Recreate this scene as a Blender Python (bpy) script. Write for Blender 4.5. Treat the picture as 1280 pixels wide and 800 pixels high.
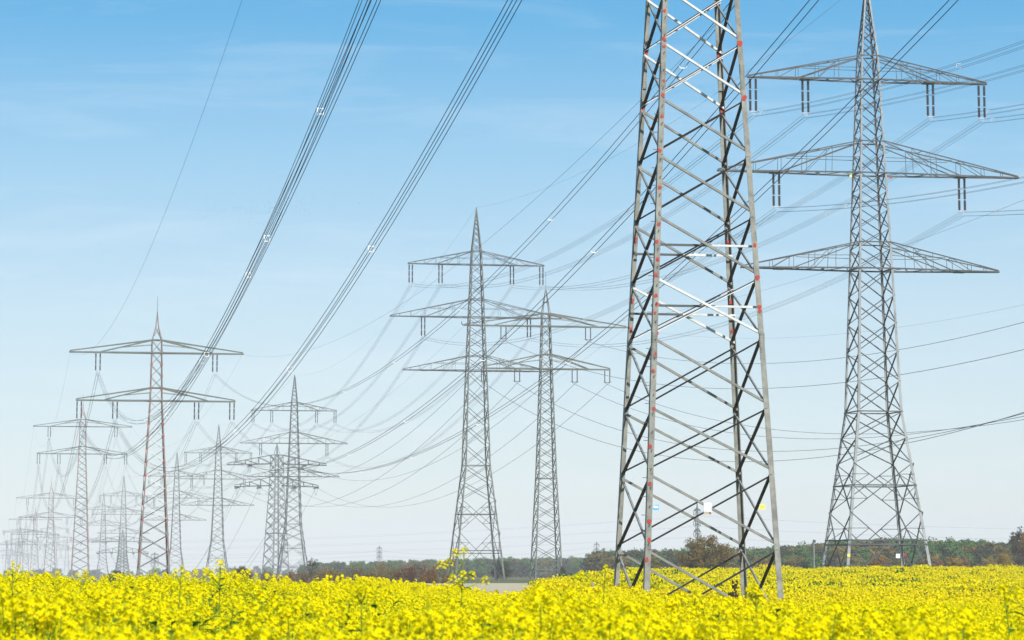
import bpy, math, random
import numpy as np
from mathutils import Vector, Matrix

SC = bpy.context.scene
for o in list(bpy.data.objects):
    bpy.data.objects.remove(o)

# ------------------------------------------------------------------ camera
F = 3600.0                      # focal length in pixels of a 1280 px wide picture
HY = 712.0                      # picture row of the horizon
PITCH = math.radians(7.5)
PY0 = HY - F * math.tan(PITCH)   # picture row of the optical axis (the lens is shifted)
cam_data = bpy.data.cameras.new("camera")
cam = bpy.data.objects.new("camera", cam_data)
SC.collection.objects.link(cam)
cam_data.sensor_width = 36.0
cam_data.lens = F / 1280.0 * 36.0
cam_data.shift_y = -(400.0 - PY0) / 1280.0
cam_data.clip_start = 0.5
cam_data.clip_end = 20000.0
cam.location = (0, 0, 0)
cam.rotation_euler = (math.pi / 2 + PITCH, 0, 0)
cam_data.dof.use_dof = True
cam_data.dof.focus_distance = 90.0
cam_data.dof.aperture_fstop = 9.0
SC.camera = cam

# ------------------------------------------------------------------ world, sun, exposure
SUN_EL, SUN_AZ = math.radians(38), math.radians(22)      # azimuth: 0 = from behind the camera, positive = from its right
to_sun = Vector((math.sin(SUN_AZ) * math.cos(SUN_EL), -math.cos(SUN_AZ) * math.cos(SUN_EL), math.sin(SUN_EL)))
world = bpy.data.worlds.new("World")
SC.world = world
world.use_nodes = True
nt = world.node_tree
nt.nodes.clear()
w_out = nt.nodes.new("ShaderNodeOutputWorld")
w_bg = nt.nodes.new("ShaderNodeBackground")
w_sky = nt.nodes.new("ShaderNodeTexSky")
w_sky.sky_type = "NISHITA"
w_sky.sun_disc = False
w_sky.sun_elevation = SUN_EL
w_sky.sun_rotation = math.atan2(to_sun.x, to_sun.y)
w_sky.altitude = 100.0
w_sky.air_density = 1.0
w_sky.dust_density = 0.35
w_sky.ozone_density = 2.2
w_bg.inputs["Strength"].default_value = 0.115
# thin streaks of cirrus
tc = nt.nodes.new("ShaderNodeTexCoord")
mp = nt.nodes.new("ShaderNodeMapping")
mp.inputs["Scale"].default_value = (5.0, 3.0, 42.0)
mp.inputs["Rotation"].default_value = (0.0, math.radians(6), 0.0)
nz = nt.nodes.new("ShaderNodeTexNoise")
nz.inputs["Scale"].default_value = 1.6
nz.inputs["Detail"].default_value = 7.0
nz.inputs["Roughness"].default_value = 0.62
nz.inputs["Distortion"].default_value = 0.6
rp = nt.nodes.new("ShaderNodeMapRange")
rp.inputs["From Min"].default_value = 0.5
rp.inputs["From Max"].default_value = 0.85
rp.inputs["To Min"].default_value = 0.0
rp.inputs["To Max"].default_value = 0.27
mx = nt.nodes.new("ShaderNodeMix")
mx.data_type = "RGBA"
mx.inputs["B"].default_value = (6.6, 7.2, 7.6, 1)
hs = nt.nodes.new("ShaderNodeHueSaturation")
hs.inputs["Saturation"].default_value = 1.15
nt.links.new(tc.outputs["Generated"], mp.inputs["Vector"])
nt.links.new(mp.outputs["Vector"], nz.inputs["Vector"])
nt.links.new(nz.outputs["Fac"], rp.inputs["Value"])
nt.links.new(rp.outputs["Result"], mx.inputs["Factor"])
nt.links.new(w_sky.outputs["Color"], hs.inputs["Color"])
# clear-weather blue: pale at the horizon, deeper higher up
sep = nt.nodes.new("ShaderNodeSeparateXYZ")
ramp = nt.nodes.new("ShaderNodeValToRGB")
cr = ramp.color_ramp
SKY_STOPS = [(0.0, (.70, .80, .86)), (.02, (.70, .80, .85)), (.086, (.555, .73, .86)), (.141, (.31, .595, .83)), (.19, (.082, .425, .765)), (.32, (.04, .28, .63)), (1.0, (.035, .19, .48))]
while len(cr.elements) < len(SKY_STOPS):
    cr.elements.new(0.5)
for e, (pos, c) in zip(cr.elements, SKY_STOPS):
    e.position = pos
    e.color = (*c, 1)
vm = nt.nodes.new("ShaderNodeVectorMath")
vm.operation = "SCALE"
vm.inputs["Scale"].default_value = 1.0 / (0.115 * 1.25)
m2 = nt.nodes.new("ShaderNodeMix")
m2.data_type = "RGBA"
m2.inputs["Factor"].default_value = 0.8
nt.links.new(tc.outputs["Generated"], sep.inputs[0])
nt.links.new(sep.outputs["Z"], ramp.inputs["Fac"])
nt.links.new(ramp.outputs["Color"], vm.inputs[0])
nt.links.new(hs.outputs["Color"], m2.inputs["A"])
nt.links.new(vm.outputs["Vector"], m2.inputs["B"])
nt.links.new(m2.outputs["Result"], mx.inputs["A"])
nt.links.new(mx.outputs["Result"], w_bg.inputs["Color"])
nt.links.new(w_bg.outputs["Background"], w_out.inputs["Surface"])

sun_data = bpy.data.lights.new("sun", "SUN")
sun_data.energy = 4.5
sun_data.angle = math.radians(0.5)
sun_data.color = (1.0, 0.97, 0.92)
sun = bpy.data.objects.new("sun", sun_data)
SC.collection.objects.link(sun)
sun.rotation_euler = (-to_sun).to_track_quat("-Z", "Y").to_euler()

SC.view_settings.view_transform = "Standard"
SC.view_settings.look = "None"
SC.view_settings.exposure = 0.32
SC.view_settings.gamma = 1.0
SC.render.engine = "CYCLES"
SC.cycles.use_denoising = True
SC.cycles.denoiser = "OPENIMAGEDENOISE"
SC.cycles.denoising_input_passes = "RGB_ALBEDO_NORMAL"
SC.cycles.denoising_prefilter = "ACCURATE"
SC.cycles.max_bounces = 5
SC.cycles.transparent_max_bounces = 8
SC.cycles.volume_bounces = 0
HAZE_DENSITY = 0.0002

rng = random.Random(7)
NR = np.random.RandomState(11)

# ------------------------------------------------------------------ helpers
def W(px, py, D):
    """the point of the place that stands D metres ahead and shows at pixel (px, py) of the 1280 x 800 photograph"""
    a, b = (px - 640.0) / F, (PY0 - py) / F
    c, s = math.cos(PITCH), math.sin(PITCH)
    d = Vector((a, c - b * s, s + b * c))
    return d * (D / d.y)

class MB:
    def __init__(self):
        self.v, self.f = [], []
    def poly(self, pts):
        n = len(self.v)
        self.v += [tuple(p) for p in pts]
        self.f.append(tuple(range(n, n + len(pts))))
    def hexa(self, a, b):
        """a and b: loops of the same length, joined and capped"""
        n, k = len(self.v), len(a)
        self.v += [tuple(p) for p in a] + [tuple(p) for p in b]
        for i in range(k):
            j = (i + 1) % k
            self.f.append((n + i, n + j, n + k + j, n + k + i))
        self.f.append(tuple(n + i for i in reversed(range(k))))
        self.f.append(tuple(n + k + i for i in range(k)))
    def beam(self, p0, p1, u, w, h, off=(0, 0)):
        """box from p0 to p1; w wide along u (made square to the axis), h deep along axis x u"""
        p0, p1 = Vector(p0), Vector(p1)
        ax = (p1 - p0).normalized()
        u = Vector(u)
        u = (u - ax * u.dot(ax)).normalized()
        v = ax.cross(u)
        q = []
        for p in (p0, p1):
            c = p + u * off[0] + v * off[1]
            q.append([c + u * (sx * w / 2) + v * (sy * h / 2) for sx, sy in ((-1, -1), (1, -1), (1, 1), (-1, 1))])
        self.hexa(q[0], q[1])
    def rod(self, p0, p1, r0, r1=None, n=6):
        p0, p1 = Vector(p0), Vector(p1)
        r1 = r0 if r1 is None else r1
        ax = (p1 - p0).normalized()
        u = ax.orthogonal().normalized()
        v = ax.cross(u)
        ring = lambda p, r: [p + (u * math.cos(t) + v * math.sin(t)) * r for t in [2 * math.pi * i / n for i in range(n)]]
        self.hexa(ring(p0, r0), ring(p1, r1))
    def tube(self, pts, r, n=4):
        pts = [Vector(p) for p in pts]
        rr = r if hasattr(r, "__len__") else [r] * len(pts)
        base = len(self.v)
        for i, p in enumerate(pts):
            ax = (pts[min(i + 1, len(pts) - 1)] - pts[max(i - 1, 0)]).normalized()
            u = ax.cross(Vector((0, 0, 1)))
            if u.length < 1e-4:
                u = Vector((1, 0, 0))
            u.normalize()
            v = u.cross(ax)
            for k in range(n):
                t = 2 * math.pi * (k + 0.5) / n
                self.v.append(tuple(p + (u * math.cos(t) + v * math.sin(t)) * rr[i]))
        for i in range(len(pts) - 1):
            for k in range(n):
                a, b = base + i * n + k, base + i * n + (k + 1) % n
                self.f.append((a, b, b + n, a + n))
    def box(self, c, sx, sy, sz):
        x, y, z = c
        lo = [(x - sx / 2, y - sy / 2), (x + sx / 2, y - sy / 2), (x + sx / 2, y + sy / 2), (x - sx / 2, y + sy / 2)]
        self.hexa([(p[0], p[1], z - sz / 2) for p in lo], [(p[0], p[1], z + sz / 2) for p in lo])
    def build(self, name, mat, parent=None, smooth=False, loc=None):
        me = bpy.data.meshes.new(name)
        me.from_pydata(self.v, [], self.f)
        me.update()
        mats = mat if isinstance(mat, (list, tuple)) else [mat]
        for m in mats:
            me.materials.append(m)
        if smooth:
            me.polygons.foreach_set("use_smooth", [True] * len(me.polygons))
        o = bpy.data.objects.new(name, me)
        SC.collection.objects.link(o)
        if parent is not None:
            o.parent = parent
        if loc is not None:
            o.location = loc
        return o

def tag(o, label=None, cat=None, group=None, kind=None):
    if label: o["label"] = label
    if cat: o["category"] = cat
    if group: o["group"] = group
    if kind: o["kind"] = kind
    return o

def empty(name, loc, rz=0.0):
    o = bpy.data.objects.new(name, None)
    SC.collection.objects.link(o)
    o.location = loc
    o.rotation_euler = (0, 0, rz)
    return o

def lerp(a, b, t):
    return a + (b - a) * t

# ------------------------------------------------------------------ materials
def mat(name, col, rough=0.7, metallic=0.0, var=None, scale=3.0, translucent=0.0, spec=0.3, detail=4.0, coords="Object"):
    m = bpy.data.materials.new(name)
    m.use_nodes = True
    n = m.node_tree
    b = n.nodes["Principled BSDF"]
    b.inputs["Base Color"].default_value = (*col, 1)
    b.inputs["Roughness"].default_value = rough
    b.inputs["Metallic"].default_value = metallic
    b.inputs["Specular IOR Level"].default_value = spec
    src = None
    if var is not None:
        t = n.nodes.new("ShaderNodeTexCoord")
        z = n.nodes.new("ShaderNodeTexNoise")
        z.inputs["Scale"].default_value = scale
        z.inputs["Detail"].default_value = detail
        z.inputs["Roughness"].default_value = 0.65
        r = n.nodes.new("ShaderNodeValToRGB")
        r.color_ramp.elements[0].position = 0.36
        r.color_ramp.elements[1].position = 0.66
        r.color_ramp.elements[0].color = (*col, 1)
        r.color_ramp.elements[1].color = (*var, 1)
        n.links.new(t.outputs[coords], z.inputs["Vector"])
        n.links.new(z.outputs["Fac"], r.inputs["Fac"])
        n.links.new(r.outputs["Color"], b.inputs["Base Color"])
        src = r.outputs["Color"]
    if translucent > 0:
        tr = n.nodes.new("ShaderNodeBsdfTranslucent")
        tr.inputs["Color"].default_value = (*col, 1)
        if src is not None:
            n.links.new(src, tr.inputs["Color"])
        ms = n.nodes.new("ShaderNodeMixShader")
        ms.inputs["Fac"].default_value = translucent
        o = n.nodes["Material Output"]
        n.links.new(b.outputs[0], ms.inputs[1])
        n.links.new(tr.outputs[0], ms.inputs[2])
        n.links.new(ms.outputs[0], o.inputs["Surface"])
    return m

def banded(name, col, red, period=2.4, duty=0.35):
    """grey paint with bands and spots of red lead primer along a leg"""
    m = bpy.data.materials.new(name)
    m.use_nodes = True
    n = m.node_tree
    b = n.nodes["Principled BSDF"]
    b.inputs["Roughness"].default_value = 0.6
    t = n.nodes.new("ShaderNodeTexCoord")
    mpn = n.nodes.new("ShaderNodeMapping")
    mpn.inputs["Scale"].default_value = (0.05, 0.05, 1.0 / period)
    z = n.nodes.new("ShaderNodeTexNoise")
    z.inputs["Scale"].default_value = 3.0
    z.inputs["Detail"].default_value = 3.0
    r = n.nodes.new("ShaderNodeValToRGB")
    r.color_ramp.elements[0].position = 0.5 - 0.12 + (0.5 - duty) * 0.3
    r.color_ramp.elements[1].position = 0.54 + (0.5 - duty) * 0.3
    r.color_ramp.elements[0].color = (*col, 1)
    r.color_ramp.elements[1].color = (*red, 1)
    n.links.new(t.outputs["Object"], mpn.inputs["Vector"])
    n.links.new(mpn.outputs["Vector"], z.inputs["Vector"])
    n.links.new(z.outputs["Fac"], r.inputs["Fac"])
    n.links.new(r.outputs["Color"], b.inputs["Base Color"])
    return m

M = {}
M["leg"] = mat("leg_paint", (0.31, 0.307, 0.262), 0.62, var=(0.17, 0.163, 0.138), scale=2.2, detail=9)
M["brace"] = mat("brace_paint", (0.28, 0.28, 0.25), 0.6, var=(0.165, 0.163, 0.145), scale=2.0, detail=9)
M["dark_brace"] = mat("shaded_brace", (0.04, 0.038, 0.036), 0.75, var=(0.065, 0.06, 0.052), scale=2.0)  # near-black colour paints in the shade on the rising braces
M["white"] = mat("white_primer", (0.68, 0.68, 0.66), 0.55, var=(0.54, 0.54, 0.52), scale=2.5)
M["red"] = mat("red_lead_primer", (0.52, 0.05, 0.03), 0.65, var=(0.30, 0.05, 0.03), scale=9.0)
M["steel"] = mat("galvanised_steel", (0.105, 0.112, 0.11), 0.55, 0.0, var=(0.062, 0.068, 0.066), scale=0.6)
M["steel_light"] = mat("bright_steel", (0.33, 0.34, 0.33), 0.5, 0.0, var=(0.22, 0.23, 0.225), scale=0.7)
M["steel_dark"] = mat("darker_steel", (0.075, 0.08, 0.078), 0.6, 0.0, var=(0.11, 0.115, 0.11), scale=0.5)
M["green_steel"] = mat("greenish_steel", (0.16, 0.172, 0.145), 0.55, 0.0, var=(0.11, 0.12, 0.10), scale=0.5)
M["insul"] = mat("brown_insulator", (0.035, 0.03, 0.032), 0.3, spec=0.5)
M["fitting"] = mat("zinc_fitting", (0.48, 0.51, 0.55), 0.4)
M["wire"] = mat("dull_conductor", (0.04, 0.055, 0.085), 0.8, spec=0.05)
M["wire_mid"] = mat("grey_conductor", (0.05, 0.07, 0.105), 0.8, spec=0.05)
M["wire_far"] = mat("pale_conductor", (0.11, 0.14, 0.175), 0.8, spec=0.05)  # paler blue-grey than the other conductors
M["spacer"] = mat("spacer_alloy", (0.78, 0.78, 0.76), 0.45)
M["blue"] = mat("blue_plate", (0.05, 0.42, 0.80), 0.4)
M["yellow"] = mat("yellow_plate", (0.85, 0.70, 0.10), 0.4)
M["ochre"] = mat("ochre_print", (0.75, 0.52, 0.06), 0.5)
M["plate"] = mat("white_enamel", (0.82, 0.82, 0.80), 0.35)
M["print"] = mat("faded_print", (0.62, 0.62, 0.60), 0.5)
M["tan"] = mat("tan_plate", (0.47, 0.42, 0.31), 0.6)
M["rust"] = mat("rust_patch", (0.22, 0.09, 0.04), 0.8)
M["legs_red"] = banded("leg_paint_with_red_bands", (0.17, 0.155, 0.13), (0.30, 0.10, 0.07), 2.6, 0.06)
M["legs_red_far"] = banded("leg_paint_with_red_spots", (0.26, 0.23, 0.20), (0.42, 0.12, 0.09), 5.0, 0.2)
M["petal"] = mat("rape_petal", (0.94, 0.76, 0.002), 0.7, translucent=0.36, var=(0.92, 0.80, 0.004), scale=0.9, spec=0.02)
M["bud"] = mat("rape_bud", (0.55, 0.60, 0.02), 0.7, translucent=0.25, spec=0.03)
M["stem"] = mat("rape_stem", (0.20, 0.30, 0.03), 0.8, translucent=0.2, spec=0.03)
M["leaf"] = mat("rape_leaf", (0.06, 0.17, 0.015), 0.75, translucent=0.3, var=(0.12, 0.25, 0.02), scale=6.0, spec=0.05)
M["dead"] = mat("dead_stalk", (0.05, 0.033, 0.02), 0.9)
M["wood"] = mat("weathered_wood", (0.45, 0.36, 0.27), 0.8, var=(0.33, 0.26, 0.19), scale=20)

# ------------------------------------------------------------------ terrain
RAPE_H = 1.02
US = np.array([-1500, 0, 250, 450, 560, 632, 690, 750, 870, 970, 1100, 1280, 2600], float)      # picture columns (directions)
DS = np.array([2, 6, 12, 25, 45, 70, 105, 150, 200, 245, 285, 330, 460, 560, 800, 1100, 1600, 2400, 5000], float)
def can(y, D):
    return -(y - HY) / F * D - RAPE_H
# ground height for each direction (row) and distance (column)
T = []
def row(d):
    ks = sorted(d)
    T.append(np.interp(DS, ks, [d[k] for k in ks]))
left = {2: -1.36, 6: -1.33, 12: can(801, 12), 25: can(750, 25), 45: can(720.5, 45), 70: -1.9, 105: -2.2, 150: -2.3, 330: -2.3, 560: -2.6, 1100: -4.5, 1600: -6.5, 2400: -8.5, 5000: -9}
row(left); row(left); row(left)
row({2: -1.36, 6: -1.33, 12: can(800, 12), 25: can(758, 25), 45: can(739, 45), 70: can(730, 70), 105: -2.0, 150: -1.8, 330: -1.45, 460: -1.8, 560: -2.0, 1100: -3.5, 2400: -5, 5000: -6})
row({2: -1.36, 6: -1.33, 12: can(800, 12), 25: can(766, 25), 45: can(748, 45), 70: can(739, 70), 105: -2.05, 150: -1.75, 200: -1.62, 330: -1.62, 460: -1.85, 560: -2.05, 1100: -3, 2400: -4, 5000: -5})
row({2: -1.36, 6: -1.33, 12: can(800, 12), 25: can(768, 25), 45: can(756, 45), 70: can(750.5, 70), 105: -2.3, 150: -1.95, 200: -1.75, 330: -1.62, 460: -1.85, 560: -2.0, 1100: -3, 2400: -4, 5000: -5})
row({2: -1.36, 6: -1.33, 12: can(800, 12), 25: can(766, 25), 45: can(751, 45), 70: can(743, 70), 105: can(733, 105), 150: can(726, 150), 200: -1.62, 330: -1.62, 460: -1.85, 560: -1.9, 1100: -3, 2400: -4, 5000: -5})
row({2: -1.36, 6: -1.33, 12: can(800, 12), 25: can(767, 25), 45: can(753, 45), 70: can(746, 70), 105: can(741, 105), 150: can(730, 150), 200: can(723, 200), 245: can(718.5, 245), 285: can(716, 285), 330: -2.2, 460: -2.2, 1100: -3, 2400: -4, 5000: -5})
row({2: -1.36, 6: -1.33, 12: can(800, 12), 25: can(770, 25), 45: can(761, 45), 70: can(758, 70), 105: can(753, 105), 150: can(735, 150), 200: can(724, 200), 245: can(717.5, 245), 285: can(714.5, 285), 330: -2.0, 460: -2.2, 1100: -3, 2400: -4, 5000: -5})
row({2: -1.36, 6: -1.33, 12: can(800, 12), 25: can(772, 25), 45: can(764, 45), 70: can(761, 70), 105: can(756, 105), 150: can(737, 150), 200: can(724, 200), 245: can(716.5, 245), 285: can(713.5, 285), 330: -1.8, 460: -2.0, 1100: -3, 2400: -4, 5000: -5})
r_ = {2: -1.36, 6: -1.33, 12: can(800, 12), 25: can(773, 25), 45: can(765, 45), 70: can(758, 70), 105: can(751, 105), 150: can(736, 150), 200: can(722.5, 200), 245: can(715.5, 245), 285: can(712.8, 285), 330: -1.5, 460: -1.8, 1100: -3, 2400: -4, 5000: -5}
row(r_); row(r_); row(r_)
T = np.array(T)

def ground(x, y):
    """height of the ground (vectorised)"""
    x, y = np.asarray(x, float), np.asarray(y, float)
    D = np.hypot(x, y)
    ang = np.arctan2(x, np.maximum(y, 1e-3) if np.ndim(y) else max(y, 1e-3))
    u = 640.0 + F * np.tan(np.clip(ang, -0.6, 0.6))
    u = np.clip(u, US[0], US[-1])
    D = np.clip(D, DS[0], DS[-1])
    i = np.clip(np.searchsorted(US, u) - 1, 0, len(US) - 2)
    j = np.clip(np.searchsorted(DS, D) - 1, 0, len(DS) - 2)
    a = (u - US[i]) / (US[i + 1] - US[i])
    a = a * a * (3 - 2 * a)
    b = (D - DS[j]) / (DS[j + 1] - DS[j])
    z = (T[i, j] * (1 - a) + T[i + 1, j] * a) * (1 - b) + (T[i, j + 1] * (1 - a) + T[i + 1, j + 1] * a) * b
    return z + 0.05 * np.sin(x * 0.21 + 1.3) * np.sin(y * 0.13) * np.clip((D - 10) / 60, 0, 1)
def gz(x, y):
    return float(ground(np.array([x]), np.array([y]))[0])

def ground_material():
    m = bpy.data.materials.new("meadow_soil")
    m.use_nodes = True
    n = m.node_tree
    b = n.nodes["Principled BSDF"]
    b.inputs["Roughness"].default_value = 0.95
    b.inputs["Specular IOR Level"].default_value = 0.1
    t = n.nodes.new("ShaderNodeTexCoord")
    z = n.nodes.new("ShaderNodeTexNoise"); z.inputs["Scale"].default_value = 0.03; z.inputs["Detail"].default_value = 8
    z2 = n.nodes.new("ShaderNodeTexNoise"); z2.inputs["Scale"].default_value = 1.5; z2.inputs["Detail"].default_value = 6
    r = n.nodes.new("ShaderNodeValToRGB")
    r.color_ramp.elements[0].position = 0.38; r.color_ramp.elements[0].color = (0.07, 0.11, 0.03, 1)
    r.color_ramp.elements[1].position = 0.62; r.color_ramp.elements[1].color = (0.20, 0.15, 0.075, 1)
    e = r.color_ramp.elements.new(0.5); e.color = (0.12, 0.13, 0.045, 1)
    ad = n.nodes.new("ShaderNodeMath"); ad.operation = "MULTIPLY_ADD"; ad.inputs[1].default_value = 0.35; 
    n.links.new(t.outputs["Object"], z.inputs["Vector"]); n.links.new(t.outputs["Object"], z2.inputs["Vector"])
    n.links.new(z2.outputs["Fac"], ad.inputs[0]); 
    sb = n.nodes.new("ShaderNodeMath"); sb.operation = "SUBTRACT"; sb.inputs[1].default_value = 0.175
    n.links.new(z.outputs["Fac"], sb.inputs[0]); n.links.new(sb.outputs[0], ad.inputs[2])
    n.links.new(ad.outputs[0], r.inputs["Fac"]); n.links.new(r.outputs["Color"], b.inputs["Base Color"])
    return m

def build_ground():
    front = list(np.linspace(-0.36, 0.36, 97))
    back = list(np.linspace(0.36, 2 * math.pi - 0.36, 40))[1:-1]
    ang = front + back
    rad = np.concatenate([[0.4], np.geomspace(2, 330, 90), np.geomspace(350, 4800, 34)])
    A, R = np.meshgrid(ang, rad)
    X, Y = np.sin(A) * R, np.cos(A) * R
    Z = ground(X.ravel(), Y.ravel()).reshape(X.shape)
    na = len(ang)
    mb = MB()
    mb.v = [tuple(p) for p in np.stack([X.ravel(), Y.ravel(), Z.ravel()], 1)]
    for i in range(len(rad) - 1):
        for j in range(na):
            k = (j + 1) % na
            mb.f.append((i * na + j, (i + 1) * na + j, (i + 1) * na + k, i * na + k))
    mb.f.append(tuple(range(na)))
    o = mb.build("ground", ground_material(), smooth=True)
    tag(o, kind="structure")

build_ground()

# stubble strip in the hollow
def build_stubble():
    mb = MB()
    nd, nu = 34, 30
    ds = np.linspace(110, 345, nd)
    for D in ds:
        for i in range(nu):
            px = lerp(500, 745, i / (nu - 1))
            x = (px - 640) / F * D
            mb.v.append((x, D, gz(x, D) + 0.03))
    for i in range(nd - 1):
        for j in range(nu - 1):
            a = i * nu + j
            mb.f.append((a, a + 1, a + nu + 1, a + nu))
    m = mat("cut_stubble", (0.58, 0.49, 0.32), 0.95, var=(0.44, 0.37, 0.23), scale=0.55, detail=9, spec=0.05)
    o = mb.build("stubble_field", m, smooth=True)
    tag(o, kind="structure")
build_stubble()

# ------------------------------------------------------------------ instanced stuff
def instancer(name, pts, rot, scl, idx, protos, tilt=None):
    me = bpy.data.meshes.new(name)
    me.from_pydata([tuple(p) for p in pts], [], [])
    n = len(pts)
    at = me.attributes.new("turn", "FLOAT_VECTOR", "POINT")
    rr = np.zeros((n, 3), np.float32)
    rr[:, 2] = rot
    if tilt is not None:
        rr[:, :2] = tilt
    at.data.foreach_set("vector", rr.ravel())
    at = me.attributes.new("size", "FLOAT", "POINT"); at.data.foreach_set("value", np.asarray(scl, np.float32))
    at = me.attributes.new("pick", "INT", "POINT"); at.data.foreach_set("value", np.asarray(idx, np.int32))
    o = bpy.data.objects.new(name, me)
    SC.collection.objects.link(o)
    col = bpy.data.collections.new(name + "_kinds")
    for p in protos:
        for c in list(p.users_collection):
            c.objects.unlink(p)
        col.objects.link(p)
    g = bpy.data.node_groups.new(name + "_scatter", "GeometryNodeTree")
    g.interface.new_socket("Geometry", in_out="INPUT", socket_type="NodeSocketGeometry")
    g.interface.new_socket("Geometry", in_out="OUTPUT", socket_type="NodeSocketGeometry")
    gi, go = g.nodes.new("NodeGroupInput"), g.nodes.new("NodeGroupOutput")
    iop = g.nodes.new("GeometryNodeInstanceOnPoints")
    ci = g.nodes.new("GeometryNodeCollectionInfo")
    ci.inputs["Collection"].default_value = col
    ci.inputs["Separate Children"].default_value = True
    ci.inputs["Reset Children"].default_value = True
    def na(nm, ty):
        k = g.nodes.new("GeometryNodeInputNamedAttribute"); k.data_type = ty; k.inputs["Name"].default_value = nm
        return next(s for s in k.outputs if s.enabled and s.name == "Attribute")
    g.links.new(gi.outputs[0], iop.inputs["Points"])
    g.links.new(ci.outputs[0], iop.inputs["Instance"])
    iop.inputs["Pick Instance"].default_value = True
    g.links.new(na("pick", "INT"), iop.inputs["Instance Index"])
    g.links.new(na("turn", "FLOAT_VECTOR"), iop.inputs["Rotation"])
    g.links.new(na("size", "FLOAT"), iop.inputs["Scale"])
    g.links.new(iop.outputs[0], go.inputs[0])
    md = o.modifiers.new("scatter", "NODES")
    md.node_group = g
    return o

# ------------------------------------------------------------------ rape plants
PET, BUD, STE, LEA = 0, 1, 2, 3
RAPE_MATS = [M["petal"], M["bud"], M["stem"], M["leaf"]]

class PB(MB):
    """mesh builder that keeps a material slot per face"""
    def __init__(self):
        super().__init__(); self.m = []
    def mark(self, slot):
        self.m += [slot] * (len(self.f) - len(self.m))
    def done(self, name, mats=RAPE_MATS, parent=None):
        o = self.build(name, mats, parent)
        o.data.polygons.foreach_set("material_index", self.m)
        return o

def flower(pb, c, d, s, r):
    """four-petalled cross-shaped flower facing d"""
    d = d.normalized()
    u = d.orthogonal().normalized()
    v = d.cross(u)
    a0 = r.uniform(0, math.pi)
    for k in range(4):
        t = a0 + k * math.pi / 2
        e = u * math.cos(t) + v * math.sin(t)
        g = d.cross(e)
        up = d * s * r.uniform(0.0, 0.35)
        pb.poly([c, c + e * s * 0.6 + g * s * 0.42 + up * 0.6, c + e * s * 1.05 + up, c + e * s * 0.6 - g * s * 0.42 + up * 0.6])
    pb.mark(PET)

def raceme(pb, top, axis, r, n=18, rad=0.041, fs=0.0162, buds=True):
    axis = axis.normalized()
    u = axis.orthogonal().normalized(); v = axis.cross(u)
    for i in range(n):
        k = (i + 0.5) / n
        t = i * 2.4 + r.uniform(-.3, .3)
        rr = rad * (0.35 + 0.75 * math.sqrt(k)) * r.uniform(0.85, 1.1)
        h = 0.012 - 0.062 * k ** 1.3
        out = u * math.cos(t) + v * math.sin(t)
        c = top + out * rr + axis * (h + r.uniform(-.004, .004))
        flower(pb, c, out * 0.75 + axis * 0.7, fs * r.uniform(0.85, 1.15), r)
    if buds:
        for i in range(6):
            c = top + axis * 0.012 + u * r.uniform(-.011, .011) + v * r.uniform(-.011, .011)
            pb.rod(c, c + axis * 0.009 + u * r.uniform(-.004, .004), 0.0034, 0.0016, 4)
        for i in range(5):
            t = r.uniform(0, 6.28); out = u * math.cos(t) + v * math.sin(t)
            c = top - axis * r.uniform(.05, .13)
            pb.tube([c, c + out * .02 + axis * .006, c + out * .035 + axis * .022], [.0012, .0016, .0008], 3)
        pb.mark(BUD)

def leaf(pb, c, d, L, w, r, droop=0.5):
    d = d.normalized()
    side = d.cross(Vector((0, 0, 1)))
    if side.length < .05: side = Vector((1, 0, 0))
    side.normalize()
    p = [c]
    for k in (0.35, 0.7, 1.0):
        p.append(c + d * L * k - Vector((0, 0, 1)) * L * droop * k * k)
    ws = [0.25, 1.0, 0.75, 0.08]
    n0 = Vector((0, 0, 1))
    for i in range(3):
        for sg in (1, -1):
            q = [p[i], p[i + 1], p[i + 1] + side * sg * w * ws[i + 1] + n0 * w * .25 * ws[i + 1], p[i] + side * sg * w * ws[i] + n0 * w * .25 * ws[i]]
            pb.poly(q if sg > 0 else q[::-1])
    pb.mark(LEA)

def plant_near(r, H=RAPE_H, nbr=5):
    pb = PB()
    lean = Vector((r.uniform(-.08, .08), r.uniform(-.08, .08), 1))
    top = lean * H * r.uniform(0.92, 1.08)
    st = [Vector((0, 0, 0)), lean * H * .35 + Vector((r.uniform(-.02, .02), r.uniform(-.02, .02), 0)), top]
    pb.tube(st, [0.006, 0.005, 0.002], 3); pb.mark(STE)
    raceme(pb, top, Vector((lean.x, lean.y, 1)), r, r.randint(15, 21))
    for k in range(nbr):
        t = r.uniform(.45, .8)
        a = k * 2.4 + r.uniform(-.4, .4)
        p0 = lean * H * t
        out = Vector((math.cos(a), math.sin(a), 0))
        ln = H * (1 - t) * r.uniform(.7, 1.02)
        p1 = p0 + out * ln * .3 + Vector((0, 0, ln * .45))
        p2 = p0 + out * ln * r.uniform(.4, .6) + Vector((0, 0, ln))
        pb.tube([p0, p1, p2], [.004, .003, .0015], 3); pb.mark(STE)
        raceme(pb, p2, out * .3 + Vector((0, 0, 1)), r, r.randint(11, 17), r.uniform(.028, .043))
    for k in range(5):
        a = r.uniform(0, 6.28)
        leaf(pb, lean * H * r.uniform(.3, .75), Vector((math.cos(a), math.sin(a), .5)), r.uniform(.07, .16), r.uniform(.012, .03), r)
    return pb

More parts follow.
